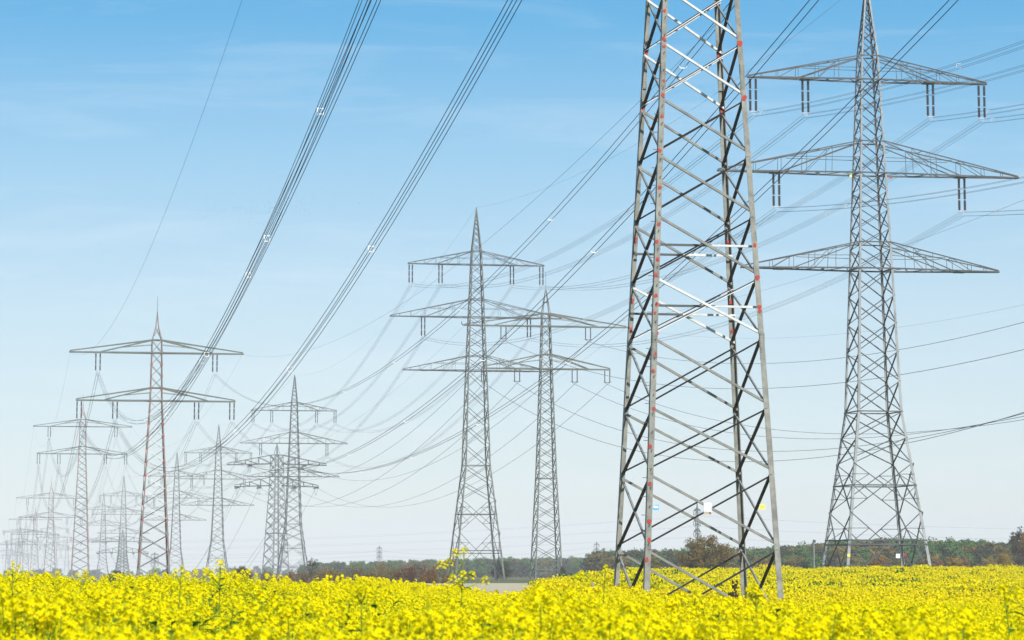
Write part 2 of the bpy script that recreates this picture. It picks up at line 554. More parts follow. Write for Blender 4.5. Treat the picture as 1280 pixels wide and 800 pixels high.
def blob(pb, c, s, r, n=5):
    """a flower head far enough away to be a handful of petals"""
    for i in range(n):
        d = Vector((r.uniform(-1, 1), r.uniform(-1, 1), r.uniform(-.2, 1))).normalized()
        u = d.orthogonal().normalized(); v = d.cross(u)
        t = r.uniform(0, 3.14); u, v = u * math.cos(t) + v * math.sin(t), v * math.cos(t) - u * math.sin(t)
        q = c + d * s * .45 + Vector((0, 0, r.uniform(-.6, .3) * s))
        pb.poly([q - u * s * .5, q - v * s * .45, q + u * s * .5, q + v * s * .45])
    pb.mark(PET)

def plant_mid(r, H=RAPE_H):
    pb = PB()
    pb.tube([Vector((0, 0, .2)), Vector((r.uniform(-.04, .04), r.uniform(-.04, .04), H))], [0.006, 0.003], 3); pb.mark(STE)
    for k in range(6):
        a, rr = k * 2.4, .05 + .03 * k
        p = Vector((math.cos(a) * rr, math.sin(a) * rr, H * r.uniform(.84, 1.05)))
        pb.tube([Vector((0, 0, .5)), p], [.005, .002], 3); pb.mark(STE)
        blob(pb, p, .07, r, 6)
    for k in range(3):
        a = r.uniform(0, 6.28)
        leaf(pb, Vector((0, 0, H * r.uniform(.4, .72))), Vector((math.cos(a), math.sin(a), .5)), r.uniform(.1, .18), .025, r)
    return pb

def patch_far(r, H=RAPE_H, size=1.0, heads=46):
    pb = PB()
    for k in range(heads):
        x, y = r.uniform(-.5, .5) * size, r.uniform(-.5, .5) * size
        blob(pb, Vector((x, y, H * r.uniform(.8, 1.06))), r.uniform(.06, .095), r, 4)
    for k in range(40):
        x, y = r.uniform(-.5, .5) * size, r.uniform(-.5, .5) * size
        a = r.uniform(0, 6.28)
        leaf(pb, Vector((x, y, H * r.uniform(.66, .93))), Vector((math.cos(a), math.sin(a), 1.4)), r.uniform(.1, .2), .03, r, .3)
    return pb

def patch_green(r, H=RAPE_H, size=1.0):
    pb = PB()
    for k in range(90):
        x, y = r.uniform(-.5, .5) * size, r.uniform(-.5, .5) * size
        a = r.uniform(0, 6.28)
        leaf(pb, Vector((x, y, H * r.uniform(.45, .84))), Vector((math.cos(a), math.sin(a), 1.5)), r.uniform(.12, .22), .03, r, .3)
    for k in range(5):
        blob(pb, Vector((r.uniform(-.5, .5) * size, r.uniform(-.5, .5) * size, H * r.uniform(.78, .97))), .05, r, 3)
    return pb

def plant_leafy(r, H=RAPE_H):
    """a rape plant that has not flowered yet: stem, big leaves, one small head"""
    pb = PB()
    top = Vector((r.uniform(-.05, .05), r.uniform(-.05, .05), H * r.uniform(.92, 1.05)))
    pb.tube([Vector((0, 0, 0)), top * .5, top], [.007, .006, .003], 3); pb.mark(STE)
    for k in range(11):
        a = k * 2.4
        leaf(pb, top * r.uniform(.55, .97), Vector((math.cos(a), math.sin(a), .7)), r.uniform(.07, .15), r.uniform(.014, .03), r, .4)
    if r.random() < .6:
        raceme(pb, top + Vector((0, 0, .02)), Vector((0, 0, 1)), r, 7, .02, .011)
    return pb

def vnoise(x, y, s, seed=0):
    """smooth value noise"""
    rs = np.random.RandomState(seed); tab = rs.rand(256, 256)
    fx, fy = x / s, y / s
    i, j = np.floor(fx).astype(int), np.floor(fy).astype(int)
    a, b = fx - i, fy - j
    a, b = a * a * (3 - 2 * a), b * b * (3 - 2 * b)
    g = lambda p, q: tab[p % 256, q % 256]
    return (g(i, j) * (1 - a) + g(i + 1, j) * a) * (1 - b) + (g(i, j + 1) * (1 - a) + g(i + 1, j + 1) * a) * b

def field_limit(u):
    """how far the flowering field reaches in a direction (picture column)"""
    return np.interp(u, [-800, 0, 250, 400, 520, 585, 640, 690, 740, 800, 2600], [60, 58, 58, 66, 74, 82, 92, 140, 250, 292, 292])

def build_rape():
    r = random.Random(3)
    protos = []
    def add(pb):
        o = pb.done("rape_kind_%02d" % len(protos)); protos.append(o)
    for k in range(8): add(plant_near(r, nbr=4 + k % 3))        # 0-7
    for k in range(6): add(plant_mid(r))                        # 8-13
    for k in range(6): add(patch_far(r))                        # 14-19
    for k in range(3): add(patch_green(r))                      # 20-22
    for k in range(4): add(plant_leafy(r))                      # 23-26
    P, S, I = [], [], []
    def scatter(d0, d1, dens, picks, smin, smax, margin):
        # plan wedge in front of the camera, sampled evenly by area
        half = 0.178
        area = half * (d1 * d1 - d0 * d0) + 2 * margin * (d1 - d0)
        n = int(area * dens)
        D = np.sqrt(NR.uniform(d0 * d0, d1 * d1, n * 2))
        x = NR.uniform(-1, 1, n * 2) * (half * d1 + margin)
        keep = np.abs(x) < half * D + margin
        D, x = D[keep][:], x[keep][:]
        if len(D) > n: D, x = D[:n], x[:n]
        u = 640 + F * x / D
        keep = D < field_limit(u) * (1 + 0.06 * (vnoise(x, D, 6.0, 5) - .5))
        D, x = D[keep], x[keep]
        z = ground(x, D)
        k = len(D)
        s = NR.uniform(smin - .05, smax + .02, k) * (0.87 + 0.24 * vnoise(x, D, 1.1, 9))
        idx = NR.choice(picks, k)
        return x, D, z, s, idx
    def put(t):
        x, D, z, s, idx = t
        P.append(np.stack([x, D, z], 1)); S.append(s); I.append(idx)
    greens = np.arange(23, 27)
    def gappy(t, scale, thr, alt, drop=0.0):
        """where few plants flower, leafy ones stand instead"""
        x, D, z, s, idx = t
        q = vnoise(x, D * .8, scale, 31) * .55 + vnoise(x, D, scale * .35, 32) * .45
        g = q > thr
        idx = np.where(g, NR.choice(alt, len(idx)), idx)
        return x, D, z, np.where(g, s * .93, s), idx
    put(gappy(scatter(8.5, 26, 21, np.arange(0, 8), .9, 1.08, 1.2), 0.9, .52, greens))
    put(gappy(scatter(26, 62, 15, np.arange(0, 8), .9, 1.07, 1.5), 1.2, .53, greens))
    put(gappy(scatter(62, 125, 13, np.arange(8, 14), .9, 1.08, 3), 1.6, .56, greens))
    x, D, z, s, idx = scatter(115, 300, 2.1, np.arange(14, 20), .88, 1.1, 6)
    # thin green lanes and bald spots where fewer plants flower
    lane = vnoise(x * 0.8 + D * 0.12, D * 0.14, 2.0, 21) * 0.36 + vnoise(x, D * .4, 2.4, 22) * 0.26 + NR.uniform(0, .38, len(x))
    idx = np.where(lane > 0.6, NR.choice(np.arange(20, 23), len(idx)), idx)
    put((x, D, z, np.where(idx >= 20, s * 1.1, s) * np.where(NR.rand(len(s)) < .12, NR.uniform(1.08, 1.3, len(s)), 1.0), idx))
    P, S, I = np.concatenate(P), np.concatenate(S), np.concatenate(I)
    # keep the flowers out of the steel of the near pylon's feet is not needed: they grow up between the legs
    o = instancer("rape_field", P, NR.uniform(0, 6.283, len(P)), S, I, protos, NR.uniform(-.09, .09, (len(P), 2)))
    tag(o, "yellow flowering rape field filling the foreground", "rape field", kind="stuff")
    print("rape points", len(P))
build_rape()

# ------------------------------------------------------------------ pylons
ROT = math.radians(10.4)

def l_brace(mb, p0, p1, n, w, t, kind, inset):
    """angle section between two leg nodes. n: direction the face looks. kind 'flat': its flat leaf shows; kind 'lip': a channel that opens outwards"""
    n = Vector(n)
    p0, p1 = Vector(p0) - n * inset, Vector(p1) - n * inset
    ax = (p1 - p0).normalized()
    up = n.cross(ax)
    if up.z < 0: up = -up
    mb.beam(p0, p1, up, w, t)
    if kind == "flat":
        mb.beam(p0 - up * (w / 2 - t / 2) - n * (w / 2 + t / 2 + .001), p1 - up * (w / 2 - t / 2) - n * (w / 2 + t / 2 + .001), up, t, w)
    else:
        d = w * 1.6
        for s in (1, -1):
            o = up * s * (w / 2 - t / 2) + n * (d / 2 + t / 2 + .001)
            mb.beam(p0 + o, p1 + o, up, t, d if s > 0 else d * .75)

def half_at(prof, z):
    return float(np.interp(z, [p[0] for p in prof], [p[1] for p in prof]))

def leg_mesh(prof, sx, sy, w0, w1, t, z0, z1, fy=1):
    """one L-shaped corner leg following the profile"""
    mb = MB()
    zs = [z0] + [p[0] for p in prof if z0 < p[0] < z1] + [z1]
    loops = []
    for z in zs:
        h = half_at(prof, z)
        k = (z - z0) / (z1 - z0)
        w = lerp(w0, w1, k)
        tt = min(t, w * .4)
        X, Y = sx * h, sy * h
        loop = [(X, Y), (X - sx * w, Y), (X - sx * w, Y - sy * tt), (X - sx * tt, Y - sy * tt), (X - sx * tt, Y - sy * w), (X, Y - sy * w)]
        if sx * sy > 0: loop = loop[::-1]
        loops.append([(p[0], p[1], z) for p in loop])
    for a, b in zip(loops[:-1], loops[1:]):
        mb.hexa(a, b)
    return mb

CORN = [(-1, -1), (1, -1), (1, 1), (-1, 1)]
FACES = [(0, 1, (0, -1, 0)), (1, 2, (1, 0, 0)), (2, 3, (0, 1, 0)), (3, 0, (-1, 0, 0))]

def corner(prof, c, z):
    h = half_at(prof, z)
    return Vector((CORN[c][0] * h, CORN[c][1] * h, z))

def insulator(parent, x, z, L, sep, style, thick, y=0.0):
    """two dark insulator strings side by side and the yoke that joins their lower ends; returns the point that carries the conductor"""
    last = None
    for s in (-1, 1):
        mb = PB()
        xx = x + s * sep / 2
        mb.rod((xx, y, z + .02), (xx, y, z - .2), thick * .5, thick * .5, 5)
        mb.mark(1)
        n = 3 if style == "long" else 1
        for k in range(n):
            a, b = z - .15 - (L - .35) * k / n, z - .15 - (L - .35) * (k + 1) / n
            m1 = (b - a) * (.06 if n > 1 else 0)
            mb.rod((xx, y, a + m1), (xx, y, b - m1), thick, thick, 6)
            nq = 6 if n > 1 else 10
            for q in range(nq):
                zz = lerp(a, b, (q + .7) / (nq + .4))
                mb.rod((xx, y, zz + .03), (xx, y, zz - .03), thick * 1.35, thick * 1.35, 6)
            mb.mark(0)
            if k:
                mb.rod((xx, y, a + L * .05), (xx, y, a - L * .05), thick * .55, thick * .55, 5)
                mb.mark(1)
        mb.rod((xx, y, z - L + .3), (xx, y, z - L + .1), thick * .6, thick * .6, 5)
        mb.beam((xx - sep * .4, y, z - L + .27), (xx + sep * .4, y, z - L + .27), (0, 0, 1), .05, .05)
        mb.mark(1 if style == "long" else 0)
        last = mb.done("insulator_string", [M["insul"], M["fitting"]], parent)
    f = MB()
    f.beam((x - sep / 2, y, z - L + .16), (x + sep / 2, y, z - L + .16), (0, 0, 1), .08, .06)
    f.beam((x - sep / 2, y, z - L + .17), (x, y, z - L - .14), (0, 1, 0), .05, .05)
    f.beam((x + sep / 2, y, z - L + .17), (x, y, z - L - .14), (0, 1, 0), .05, .05)
    f.build("yoke", M["fitting"] if style == "long" else M["insul"], parent)
    return Vector((x, y, z - L - .15))

def crossarm(parent, prof, z, half, h, t, style, mat_a, plates=()):
    """lattice arm on both sides of the body: two bottom chords, two top chords, posts and lacing"""
    mb = MB()
    wb, wt = half_at(prof, z), half_at(prof, z + h)
    tipy = .16
    for sx in (-1, 1):
        B = {}
        for sy in (-1, 1):
            b0, b1 = Vector((sx * wb, sy * wb, z)), Vector((sx * half, sy * tipy, z))
            t0, t1 = Vector((sx * wt, sy * wt, z + h)), Vector((sx * half, sy * tipy, z + t * 1.2))
            mb.beam(b0, b1, (0, 0, 1), t * 1.25, t * 1.1)
            mb.beam(t0, t1, (0, 0, 1), t * .85, t * .85)
            B[sy] = (b0, b1, t0, t1)
            if style == "truss":
                # second strut from the top of the body down to the arm, posts and zigzag
                k2 = .56
                mb.beam(t0 + Vector((0, 0, -.12)), b0.lerp(b1, k2), (0, 0, 1), t * .75, t * .75)
                ks = [.2, .38, .56, .74, .88]
                prev = b0
                for q, k in enumerate(ks):
                    pb_, pt_ = b0.lerp(b1, k), t0.lerp(t1, k)
                    mb.beam(pb_, pt_, (0, 1, 0), t * .36, t * .36)
                    if q % 2 == 0 and k < .8:
                        mb.beam(pt_, b0.lerp(b1, ks[q + 1] if q + 1 < len(ks) else 1), (0, 1, 0), t * .42, t * .42)
                mid0, mid1 = b0.lerp(t0, .48), (b0.lerp(b1, .5)).lerp(t0.lerp(t1, .5), .9)
                mb.beam(mid0, mid1, (0, 0, 1), t * .45, t * .45)
            else:
                k2 = .62
                mb.beam(t0 + Vector((0, 0, -.05)), b0.lerp(b1, k2) + Vector((0, 0, t * .6)), (0, 0, 1), t * .8, t * .8)
                mb.beam(b0.lerp(t0, .62), (b0.lerp(b1, .42)).lerp(t0.lerp(t1, .42), .62), (0, 0, 1), t * .4, t * .4)
        # lacing of the underside and ties between the two top chords
        n = 9
        for q in range(n):
            a = B[-1 if q % 2 else 1]; b = B[1 if q % 2 else -1]
            mb.beam(a[0].lerp(a[1], q / n), b[0].lerp(b[1], (q + 1) / n), (0, 0, 1), t * .5, t * .5)
        for k in (.28, .56, .84):
            mb.beam(B[-1][2].lerp(B[-1][3], k), B[1][2].lerp(B[1][3], k), (0, 0, 1), t * .45, t * .45)
            mb.beam(B[-1][0].lerp(B[-1][1], k), B[1][0].lerp(B[1][1], k), (0, 0, 1), t * .5, t * .5)
        mb.beam((sx * half, -tipy - .1, z), (sx * half, tipy + .1, z), (0, 0, 1), t * 1.2, t * 1.2)
        for q in plates:
            wy = lerp(wb, tipy, (q - wb) / (half - wb)) + .08
            mb.box((sx * q, 0, z - t * .3), 1.1, 2 * wy, t * 1.3)
    # through the body
    for sy in (-1, 1):
        mb.beam((-wb, sy * wb, z), (wb, sy * wb, z), (0, 0, 1), t * 1.2, t * 1.2)
        mb.beam((sy * wb, -wb, z), (sy * wb, wb, z), (0, 0, 1), t, t)
        mb.beam((-wt, sy * wt, z + h), (wt, sy * wt, z + h), (0, 0, 1), t, t)
    return mb.build("crossarm", mat_a, parent)

def pylon(name, label, group, x, y, zb, prof, zs, arms, mats, rz=ROT, leg_w=(.26, .14), bw=.1, bt=.03, lform=True,
          belts=(), big=(), rod=None, gussets=False, z_top=None, split=True, brace_alt=None):
    """prof/zs/arms heights are above the pylon's own base. Returns dict of conductor points in world space"""
    root = empty(name, (x, y, zb), rz)
    tag(root, label, "pylon", group)
    z_top = z_top or prof[-1][0]
    legs = []
    if split:
        for c in range(4):
            legs.append(leg_mesh(prof, CORN[c][0], CORN[c][1], leg_w[0], leg_w[1], leg_w[0] * .16, 0, z_top).build("leg", mats["leg"], root))
        lattices = [MB() for _ in range(4)]
    else:
        m = MB()
        for c in range(4):
            k = leg_mesh(prof, CORN[c][0], CORN[c][1], leg_w[0], leg_w[1], leg_w[0] * .3, 0, z_top)
            nb = len(m.v); m.v += k.v; m.f += [tuple(i + nb for i in f) for f in k.f]
        m.build("legs", mats["leg"], root)
        one = MB(); lattices = [one] * 4
    alt = [MB() for _ in range(4)]
    lips = [MB() for _ in range(4)]
    for fi, (a, b, n) in enumerate(FACES):
        mb = lattices[fi]
        # angles are rolled so that the leaf seen from the camera side is the same on the front and the back
        nn = Vector(n)
        if fi == 2: nn = Vector((0, -1, 0))
        if fi == 1: nn = Vector((-1, 0, 0))
        L, R_ = (a, b) if fi in (0, ) else (b, a)
        if fi == 3: L, R_ = 3, 0
        if fi == 1: L, R_ = 2, 1
        sgn = 1 if fi in (0, 3) else -1
        for q in range(len(zs) - 1):
            z0, z1 = zs[q], zs[q + 1]
            w = bw * (1.0 if z0 < z_top * .5 else .85)
            if lform:
                tgt = alt[fi] if (brace_alt and brace_alt(q, fi)) else mb
                l_brace(tgt, corner(prof, L, z1), corner(prof, R_, z0), nn, w * (.8 if tgt is alt[fi] else 1), bt, "flat", sgn * (bt + .03))
                l_brace(lips[fi], corner(prof, L, z0), corner(prof, R_, z1), nn, w * .75, bt * .8, "lip", sgn * (bt * 2 + .09) + w * .6)
            else:
                mb.beam(corner(prof, L, z1), corner(prof, R_, z0), nn, w, w)
                mb.beam(corner(prof, L, z0), corner(prof, R_, z1), nn, w * .9, w * .9, (-w, 0))
        for z in belts:
            mb.beam(corner(prof, L, z), corner(prof, R_, z), (0, 0, 1), bw * 1.15, bw * 1.0)
        for (z0, z1) in big:
            # a tall panel: main cross, tie at the crossing and secondary struts
            A0, A1, B0, B1 = corner(prof, L, z0), corner(prof, L, z1), corner(prof, R_, z0), corner(prof, R_, z1)
            mb.beam(A1, B0, nn, bw * 1.1, bw * .8)
            mb.beam(A0, B1, nn, bw * 1.1, bw * .8, (-bw * 1.2, 0))
            wl, wu = (B0 - A0).length, (B1 - A1).length
            kx = wl / (wl + wu)
            X = A0.lerp(B1, kx)
            zx = X.z
            AL, BL = corner(prof, L, zx), corner(prof, R_, zx)
            mb.beam(AL, BL, (0, 0, 1), bw * 1.2, bw)
            for (P_, Q_, side) in ((A0, A1, AL), (B0, B1, BL)):
                for (end, other) in ((P_, Q_), (Q_, P_)):
                    m1 = end.lerp(X, .5)
                    mb.beam(end.lerp(side, .5), m1, nn, bw * .7, bw * .6)
                    mb.beam(side, m1, nn, bw * .7, bw * .6)
    done = set()
    for fi in range(4):
        if id(lattices[fi]) not in done:
            done.add(id(lattices[fi]))
            lattices[fi].build("bracing", mats["brace"], root)
        if alt[fi].v:
            alt[fi].build("bracing", mats["alt"], root)
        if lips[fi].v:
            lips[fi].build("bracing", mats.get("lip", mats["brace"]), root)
    if gussets and split:
        for c in range(4):
            g = MB()
            for q, z in enumerate(zs[:-1]):
                if q % 2 and z < z_top * .35: continue
                p = corner(prof, c, z)
                s = .34 if q % 3 else .24
                ny = -1 if CORN[c][1] < 0 else 1
                g.box((p.x - CORN[c][0] * .12, p.y + CORN[c][1] * .02, z), s, .03, s * .9)
            g.build("gusset_plate", M["red"], legs[c])
    pts = {}
    for ar in arms:
        ca = crossarm(root, prof, ar["z"], ar["half"], ar["h"], ar.get("t", .16), ar["style"], mats["arm"], ar.get("plates", ()))
        for key, xo in ar.get("ins", {}).items():
            p = insulator(ca, xo, ar["z"], ar["L"], ar["sep"], ar["istyle"], ar.get("thick", .09))
            pts[key] = p
        for key, xo in ar.get("pts", {}).items():
            pts[key] = Vector((xo, 0, ar["z"]))
    if rod:
        m = MB(); m.rod((0, 0, z_top - .3), (0, 0, z_top + rod), .05, .03, 5)
        m.build("lightning_rod", mats["arm"], root)
    pts["top"] = Vector((0, 0, z_top))
    R3 = Matrix.Rotation(rz, 3, "Z")
    return root, {k: R3 @ v + Vector((x, y, zb)) for k, v in pts.items()}

MS = {"leg": M["steel_light"], "brace": M["steel"], "lip": M["steel_dark"], "arm": M["steel"]}  # lip: darker steel, shade of the rising braces put into the colour
MS_FAR = {"leg": M["steel"], "brace": M["steel"], "arm": M["steel_dark"]}
GA, GB, GC = "pylons of the three-armed line", "pylons of the red-spotted two-armed line", "pylons of the small two-armed line"

def zpanels(z0, z1, n, shrink=1.0):
    """n panel boundaries from z0 to z1, each panel shrink times the one below"""
    h = [shrink ** i for i in range(n)]
    s = sum(h); out = [z0]
    for k in h: out.append(out[-1] + k / s * (z1 - z0))
    return out

def line_a(label, x, D, z_up, zb=None, near=True, detail=2):
    zb = gz(x, D) - .2 if zb is None else zb
    zl, zm, zu = z_up - 19.6 - zb, z_up - 9.75 - zb, z_up - zb
    top = zu + 10.7
    bend = zl * .545
    prof = [(0, 4.66), (bend, 2.35), (zl, 1.8), (zu, 1.03), (zu + 2.5, .93), (top, .07)]
    n1 = bend * .70
    zs = zpanels(n1, bend, 2) + zpanels(bend, zl, 5, .97)[1:] + zpanels(zl, zm, 5, .97)[1:] + zpanels(zm, zu, 5, .96)[1:] + zpanels(zu, zu + 2.5, 1)[1:] + zpanels(zu + 2.5, top - .6, 9, .86)[1:]
    i = {"L": 3.75, "sep": .6, "istyle": "long", "style": "truss"}
    t = .125 if detail == 2 else .15
    th = .105 if detail == 2 else .1
    arms = [dict(i, z=zl, half=13.65, h=2.7, t=t, plates=(9.6,)),
            dict(i, z=zm, half=16.0, h=3.3, t=t, ins={"ml": -9.9, "mr": 9.9}, plates=(9.9,), thick=th),
            dict(i, z=zu, half=12.75, h=2.5, t=t, ins={"ulo": -12.25, "uli": -6.7, "uri": 6.7, "uro": 12.25}, plates=(6.6,), thick=th)]
    lo = bend * .70
    return pylon("lattice_pylon", label, GA, x, D, zb, prof, zs, arms, (dict(MS, leg=M["green_steel"]) if x < 0 else MS) if detail == 2 else MS_FAR,
                 leg_w=(.30, .15) if detail == 2 else (.28, .17), bw=.1 if detail == 2 else (.115 if D < 1000 else .09), lform=detail == 2,
                 belts=[bend, lo * .37], big=[(0, lo * .6), (lo * .6, lo)], split=detail >= 1)

PTS_A = []
A_SPEC = [("tall grey three-armed pylon right of the near pylon, standing on the field crest", 36.7, 293, 50.0, -1.6, 2),
          ("tall grey three-armed pylon in the middle, left of the small two-armed pylon", -6.6, 530, 55.9, -1.95, 2),
          ("three-armed pylon just behind the squat pylon with sideways insulators", -65.5, 860, 47.0, None, 1),
          ("pale three-armed pylon standing between the large red-spotted pylon and the squat pylon", -111.7, 1090, 43.6, None, 1),
          ("faint three-armed pylon whose body shows just beside the large red-spotted pylon", -152, 1300, 41.6, None, 1),
          ("hazy three-armed pylon left of the large red-spotted pylon's feet", -207, 1530, 38.6, None, 0),
          ("very faint three-armed pylon, lower of the two beside the second red-spotted pylon", -256, 1800, 37.0, None, 0)]
for lab, x, D, zu, zb, det in A_SPEC:
    if D > 600: x *= .9914
    PTS_A.append(line_a(lab, x, D, zu, zb, detail=det)[1])

# small plates on the right-hand pylon
def plate(parent, c, sx, sz, m, name="warning_plate"):
    k = MB(); k.box(c, sx, .03, sz)
    return k.build(name, m, parent)
a1 = next(o for o in SC.objects if o.name == "lattice_pylon")
plate(a1, (-4.15, -4.35, 3.0), .3, .3, M["yellow"])
plate(a1, (.95, -4.3, 2.95), .42, .42, M["plate"])
plate(a1, (1.68, -4.3, 3.05), .26, .26, M["red"])
plate(a1, (-2.5, -1.62, 41.4), .27, .22, M["yellow"])
plate(a1, (1.75, -1.62, 41.35), .22, .22, M["red"])

MB_ = {"leg": M["legs_red"], "brace": M["brace"], "alt": M["white"], "lip": M["steel_dark"], "arm": M["green_steel"]}  # lip tone is dark to paint shade on the rising braces
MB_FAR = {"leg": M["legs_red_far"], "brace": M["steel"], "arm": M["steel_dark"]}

def line_b(label, x, D, z_up, detail):
    zb = gz(x, D) - .2
    zu, zl = z_up - zb, z_up - 8.4 - zb
    top = zu + 7.2
    prof = [(0, 2.85), (zl, 1.12), (zu + 2.2, .92), (top - 2.6, .33), (top, .06)]
    zs = [0.0]
    while zs[-1] < zl - 1.0:
        zs.append(zs[-1] + 1.2 + .6 * half_at(prof, zs[-1]))
    zs = list(np.array(zs) * (zl / zs[-1]))
    zs += zpanels(zl, zu, 4)[1:] + zpanels(zu, zu + 2.2, 1)[1:] + zpanels(zu + 2.2, top - 2.6, 1)[1:]
    i = {"L": 3.4, "sep": .75, "istyle": "long", "style": "stay", "h": 2.25, "t": .2 if detail == 2 else .16, "thick": .1}
    arms = [dict(i, z=zl, half=13.8, ins={"llo": -13.3, "lli": -7.1, "lri": 7.1, "lro": 13.3}),
            dict(i, z=zu, half=15.1, ins={"ul": -10.2, "ur": 10.2}, pts={"el": -15.0, "er": 15.0})]
    return pylon("lattice_pylon", label, GB, x, D, zb, prof, zs, arms, MB_ if detail == 2 else MB_FAR,
                 leg_w=(.27, .17) if detail else (.28, .2), bw=.12 if detail == 2 else (.11 if D < 1000 else .085), lform=detail == 2, rod=2.8,
                 gussets=detail == 2, split=detail >= 1, brace_alt=(lambda q, f: 4 <= q <= 13) if detail == 2 else None)

PTS_B = []
B_SPEC = [("large grey two-armed pylon with red spots and white braces, left side of the picture", -62.9, 505, 37.7, 2),
          ("second largest two-armed pylon of the red-legged row, left of the largest", -133.8, 892, 43.8, 1),
          ("third two-armed pylon of the red-legged row, hazy", -204.7, 1275, 31.2, 1),
          ("fourth two-armed pylon of the red-legged row, faint", -277, 1670, 28.5, 0),
          ("fifth two-armed pylon of the red-legged row, very faint and close to the left edge", -348, 2060, 26.2, 0),
          ("farthest two-armed pylon of the red-legged row, almost lost in haze", -420, 2450, 20.6, 0)]
for lab, x, D, zu, det in B_SPEC:
    x *= .9914
    PTS_B.append(line_b(lab, x, D, zu, det)[1])

# the small two-armed line
def line_c(label, x, D, z_up, zb):
    zu, zl = z_up - zb, z_up - 8.3 - zb
    top = zu + 7.1
    belt1 = zl * .475
    prof = [(0, 2.75), (zl * .5, 1.8), (zl, 1.15), (zu, .9), (zu + 2.5, .82), (top, .14)]
    zs = [3.4]
    while zs[-1] < zl - .8:
        zs.append(zs[-1] + .9 + .75 * half_at(prof, zs[-1]))
    zs = list(3.4 + (np.array(zs) - 3.4) * ((zl - 3.4) / (zs[-1] - 3.4)))
    zs += zpanels(zl, zu, 4)[1:] + zpanels(zu, zu + 2.5, 1)[1:]
    i = {"L": 2.7, "sep": 1.0, "istyle": "u", "style": "stay", "t": .2, "thick": .085}
    arms = [dict(i, z=zl, half=12.7, h=2.8, ins={"llo": -12.2, "lli": -5.7, "lri": 5.7, "lro": 12.2}),
            dict(i, z=zu, half=16.0, h=2.5, ins={"ul": -8.4, "ur": 8.4}, pts={"el": -16.0, "er": 16.0})]
    root, p = pylon("lattice_pylon", label, GC, x, D, zb, prof, zs, arms, {"leg": M["green_steel"], "brace": M["green_steel"], "lip": M["steel_dark"], "arm": M["green_steel"]},  # lip: rising braces coloured darker to stand for shade
                 leg_w=(.27, .15), bw=.11, belts=[3.4, belt1, zl + 2.8, top - 2.4], big=[(0, 3.4)], rod=3.6)
    k = MB()
    for s in (-1, 1):
        k.tube([(s * 15.8, 0, zu), (s * 16.4, 0, zu + .05), (s * 16.65, 0, zu + .3), (s * 16.6, 0, zu + .7)], .12, 5)
    k.build("arm_hook", M["steel"], root)
    return p
PTS_C = [line_c("slender two-armed pylon in the middle with U-shaped insulators and hooked arm tips", 6.6, 560, 47.0, -1.75)]

def strain_pylon(label, x, D, z_up, zl_, zb, rz):
    """squat pylon whose insulators lie along the wires"""
    zu, zl = z_up - zb, zl_ - zb
    top = zu + 6.5
    prof = [(0, 3.3), (zl, 1.75), (zu + 2.8, 1.5), (zu + 2.9, .8), (top, .06)]
    zs = zpanels(0, zl, 9, .93) + zpanels(zl, zu, 3)[1:] + zpanels(zu, zu + 2.8, 1)[1:]
    root, _ = pylon("lattice_pylon", label, GC, x, D, zb, prof, zs, [], {"leg": M["steel_light"], "brace": M["steel"], "arm": M["steel_dark"]}, rz=rz,
                 leg_w=(.36, .24), bw=.15, lform=False, belts=[zl * .5, zu + 2.8])
    R3 = Matrix.Rotation(-rz, 3, "Z")
    pts = {}
    for z, half, offs in ((zl, 13.3, (("llo", -12.6), ("lli", -5.6), ("lri", 5.6), ("lro", 12.6))), (zu, 15.7, (("el", -15.7), ("ul", -8.6), ("ur", 8.6), ("er", 15.7)))):
        mb = MB()
        ex = R3 @ Vector((math.cos(ROT), math.sin(ROT), 0)); ey = R3 @ Vector((-math.sin(ROT), math.cos(ROT), 0))
        for s in (-1, 1):
            for q in (-1, 1):
                b0 = ex * s * 1.6 + ey * q * 1.5 + Vector((0, 0, z)); b1 = ex * s * half + ey * q * .4 + Vector((0, 0, z - .4))
                t0 = b0 + Vector((0, 0, 2.8)); t1 = b1 + Vector((0, 0, .5))
                mb.beam(b0, b1, (0, 0, 1), .3, .25); mb.beam(t0, t1, (0, 0, 1), .2, .2)
                for k in (.3, .6, .85):
                    mb.beam(b0.lerp(b1, k), t0.lerp(t1, k), (0, 1, 0), .12, .12)
                    mb.beam(b0.lerp(b1, k - .3), t0.lerp(t1, k), (0, 1, 0), .12, .12)
            mb.beam(ex * s * half + ey * -.6 + Vector((0, 0, z - .3)), ex * s * half + ey * .6 + Vector((0, 0, z - .3)), (0, 0, 1), .3, .3)
        arm = mb.build("crossarm", M["steel_dark"], root)
        for key, xo in offs:
            p = ex * xo + Vector((0, 0, z - .45))
            if key[0] != "e":
                m = MB()
                for q in (-1, 1):
                    for s in (-.3, .3):
                        m.rod(p + ex * s + ey * q * .5, p + ex * s + ey * q * 3.8 + Vector((0, 0, -.35)), .2, .2, 6)
                o = m.build("insulator_string", M["insul"], arm)
                j = MB()
                j.tube([p + ey * 3.8 * math.cos(t) + Vector((0, 0, -.35 - 2.1 * math.sin(t))) for t in np.linspace(0, math.pi, 12)], .05, 4)
                j.build("jumper_loop", M["wire_far"], o)
            pts[key] = p
    Rw = Matrix.Rotation(rz, 3, "Z")
    return {k: Rw @ v + Vector((x, D, zb)) for k, v in pts.items()}
PTS_C.append(strain_pylon("squat two-armed strain pylon with dark sideways insulators, in front of a three-armed pylon", -74.9, 921, 33.4, 26.5, gz(-75.5, 921) - .2, math.radians(38)))
PTS_C.append(strain_pylon("distant low strain pylon with dark arms close behind the large red-spotted pylon's left leg", -201.3, 1500, 14.4, 8.9, gz(-203, 1500) - .2, math.radians(38)))

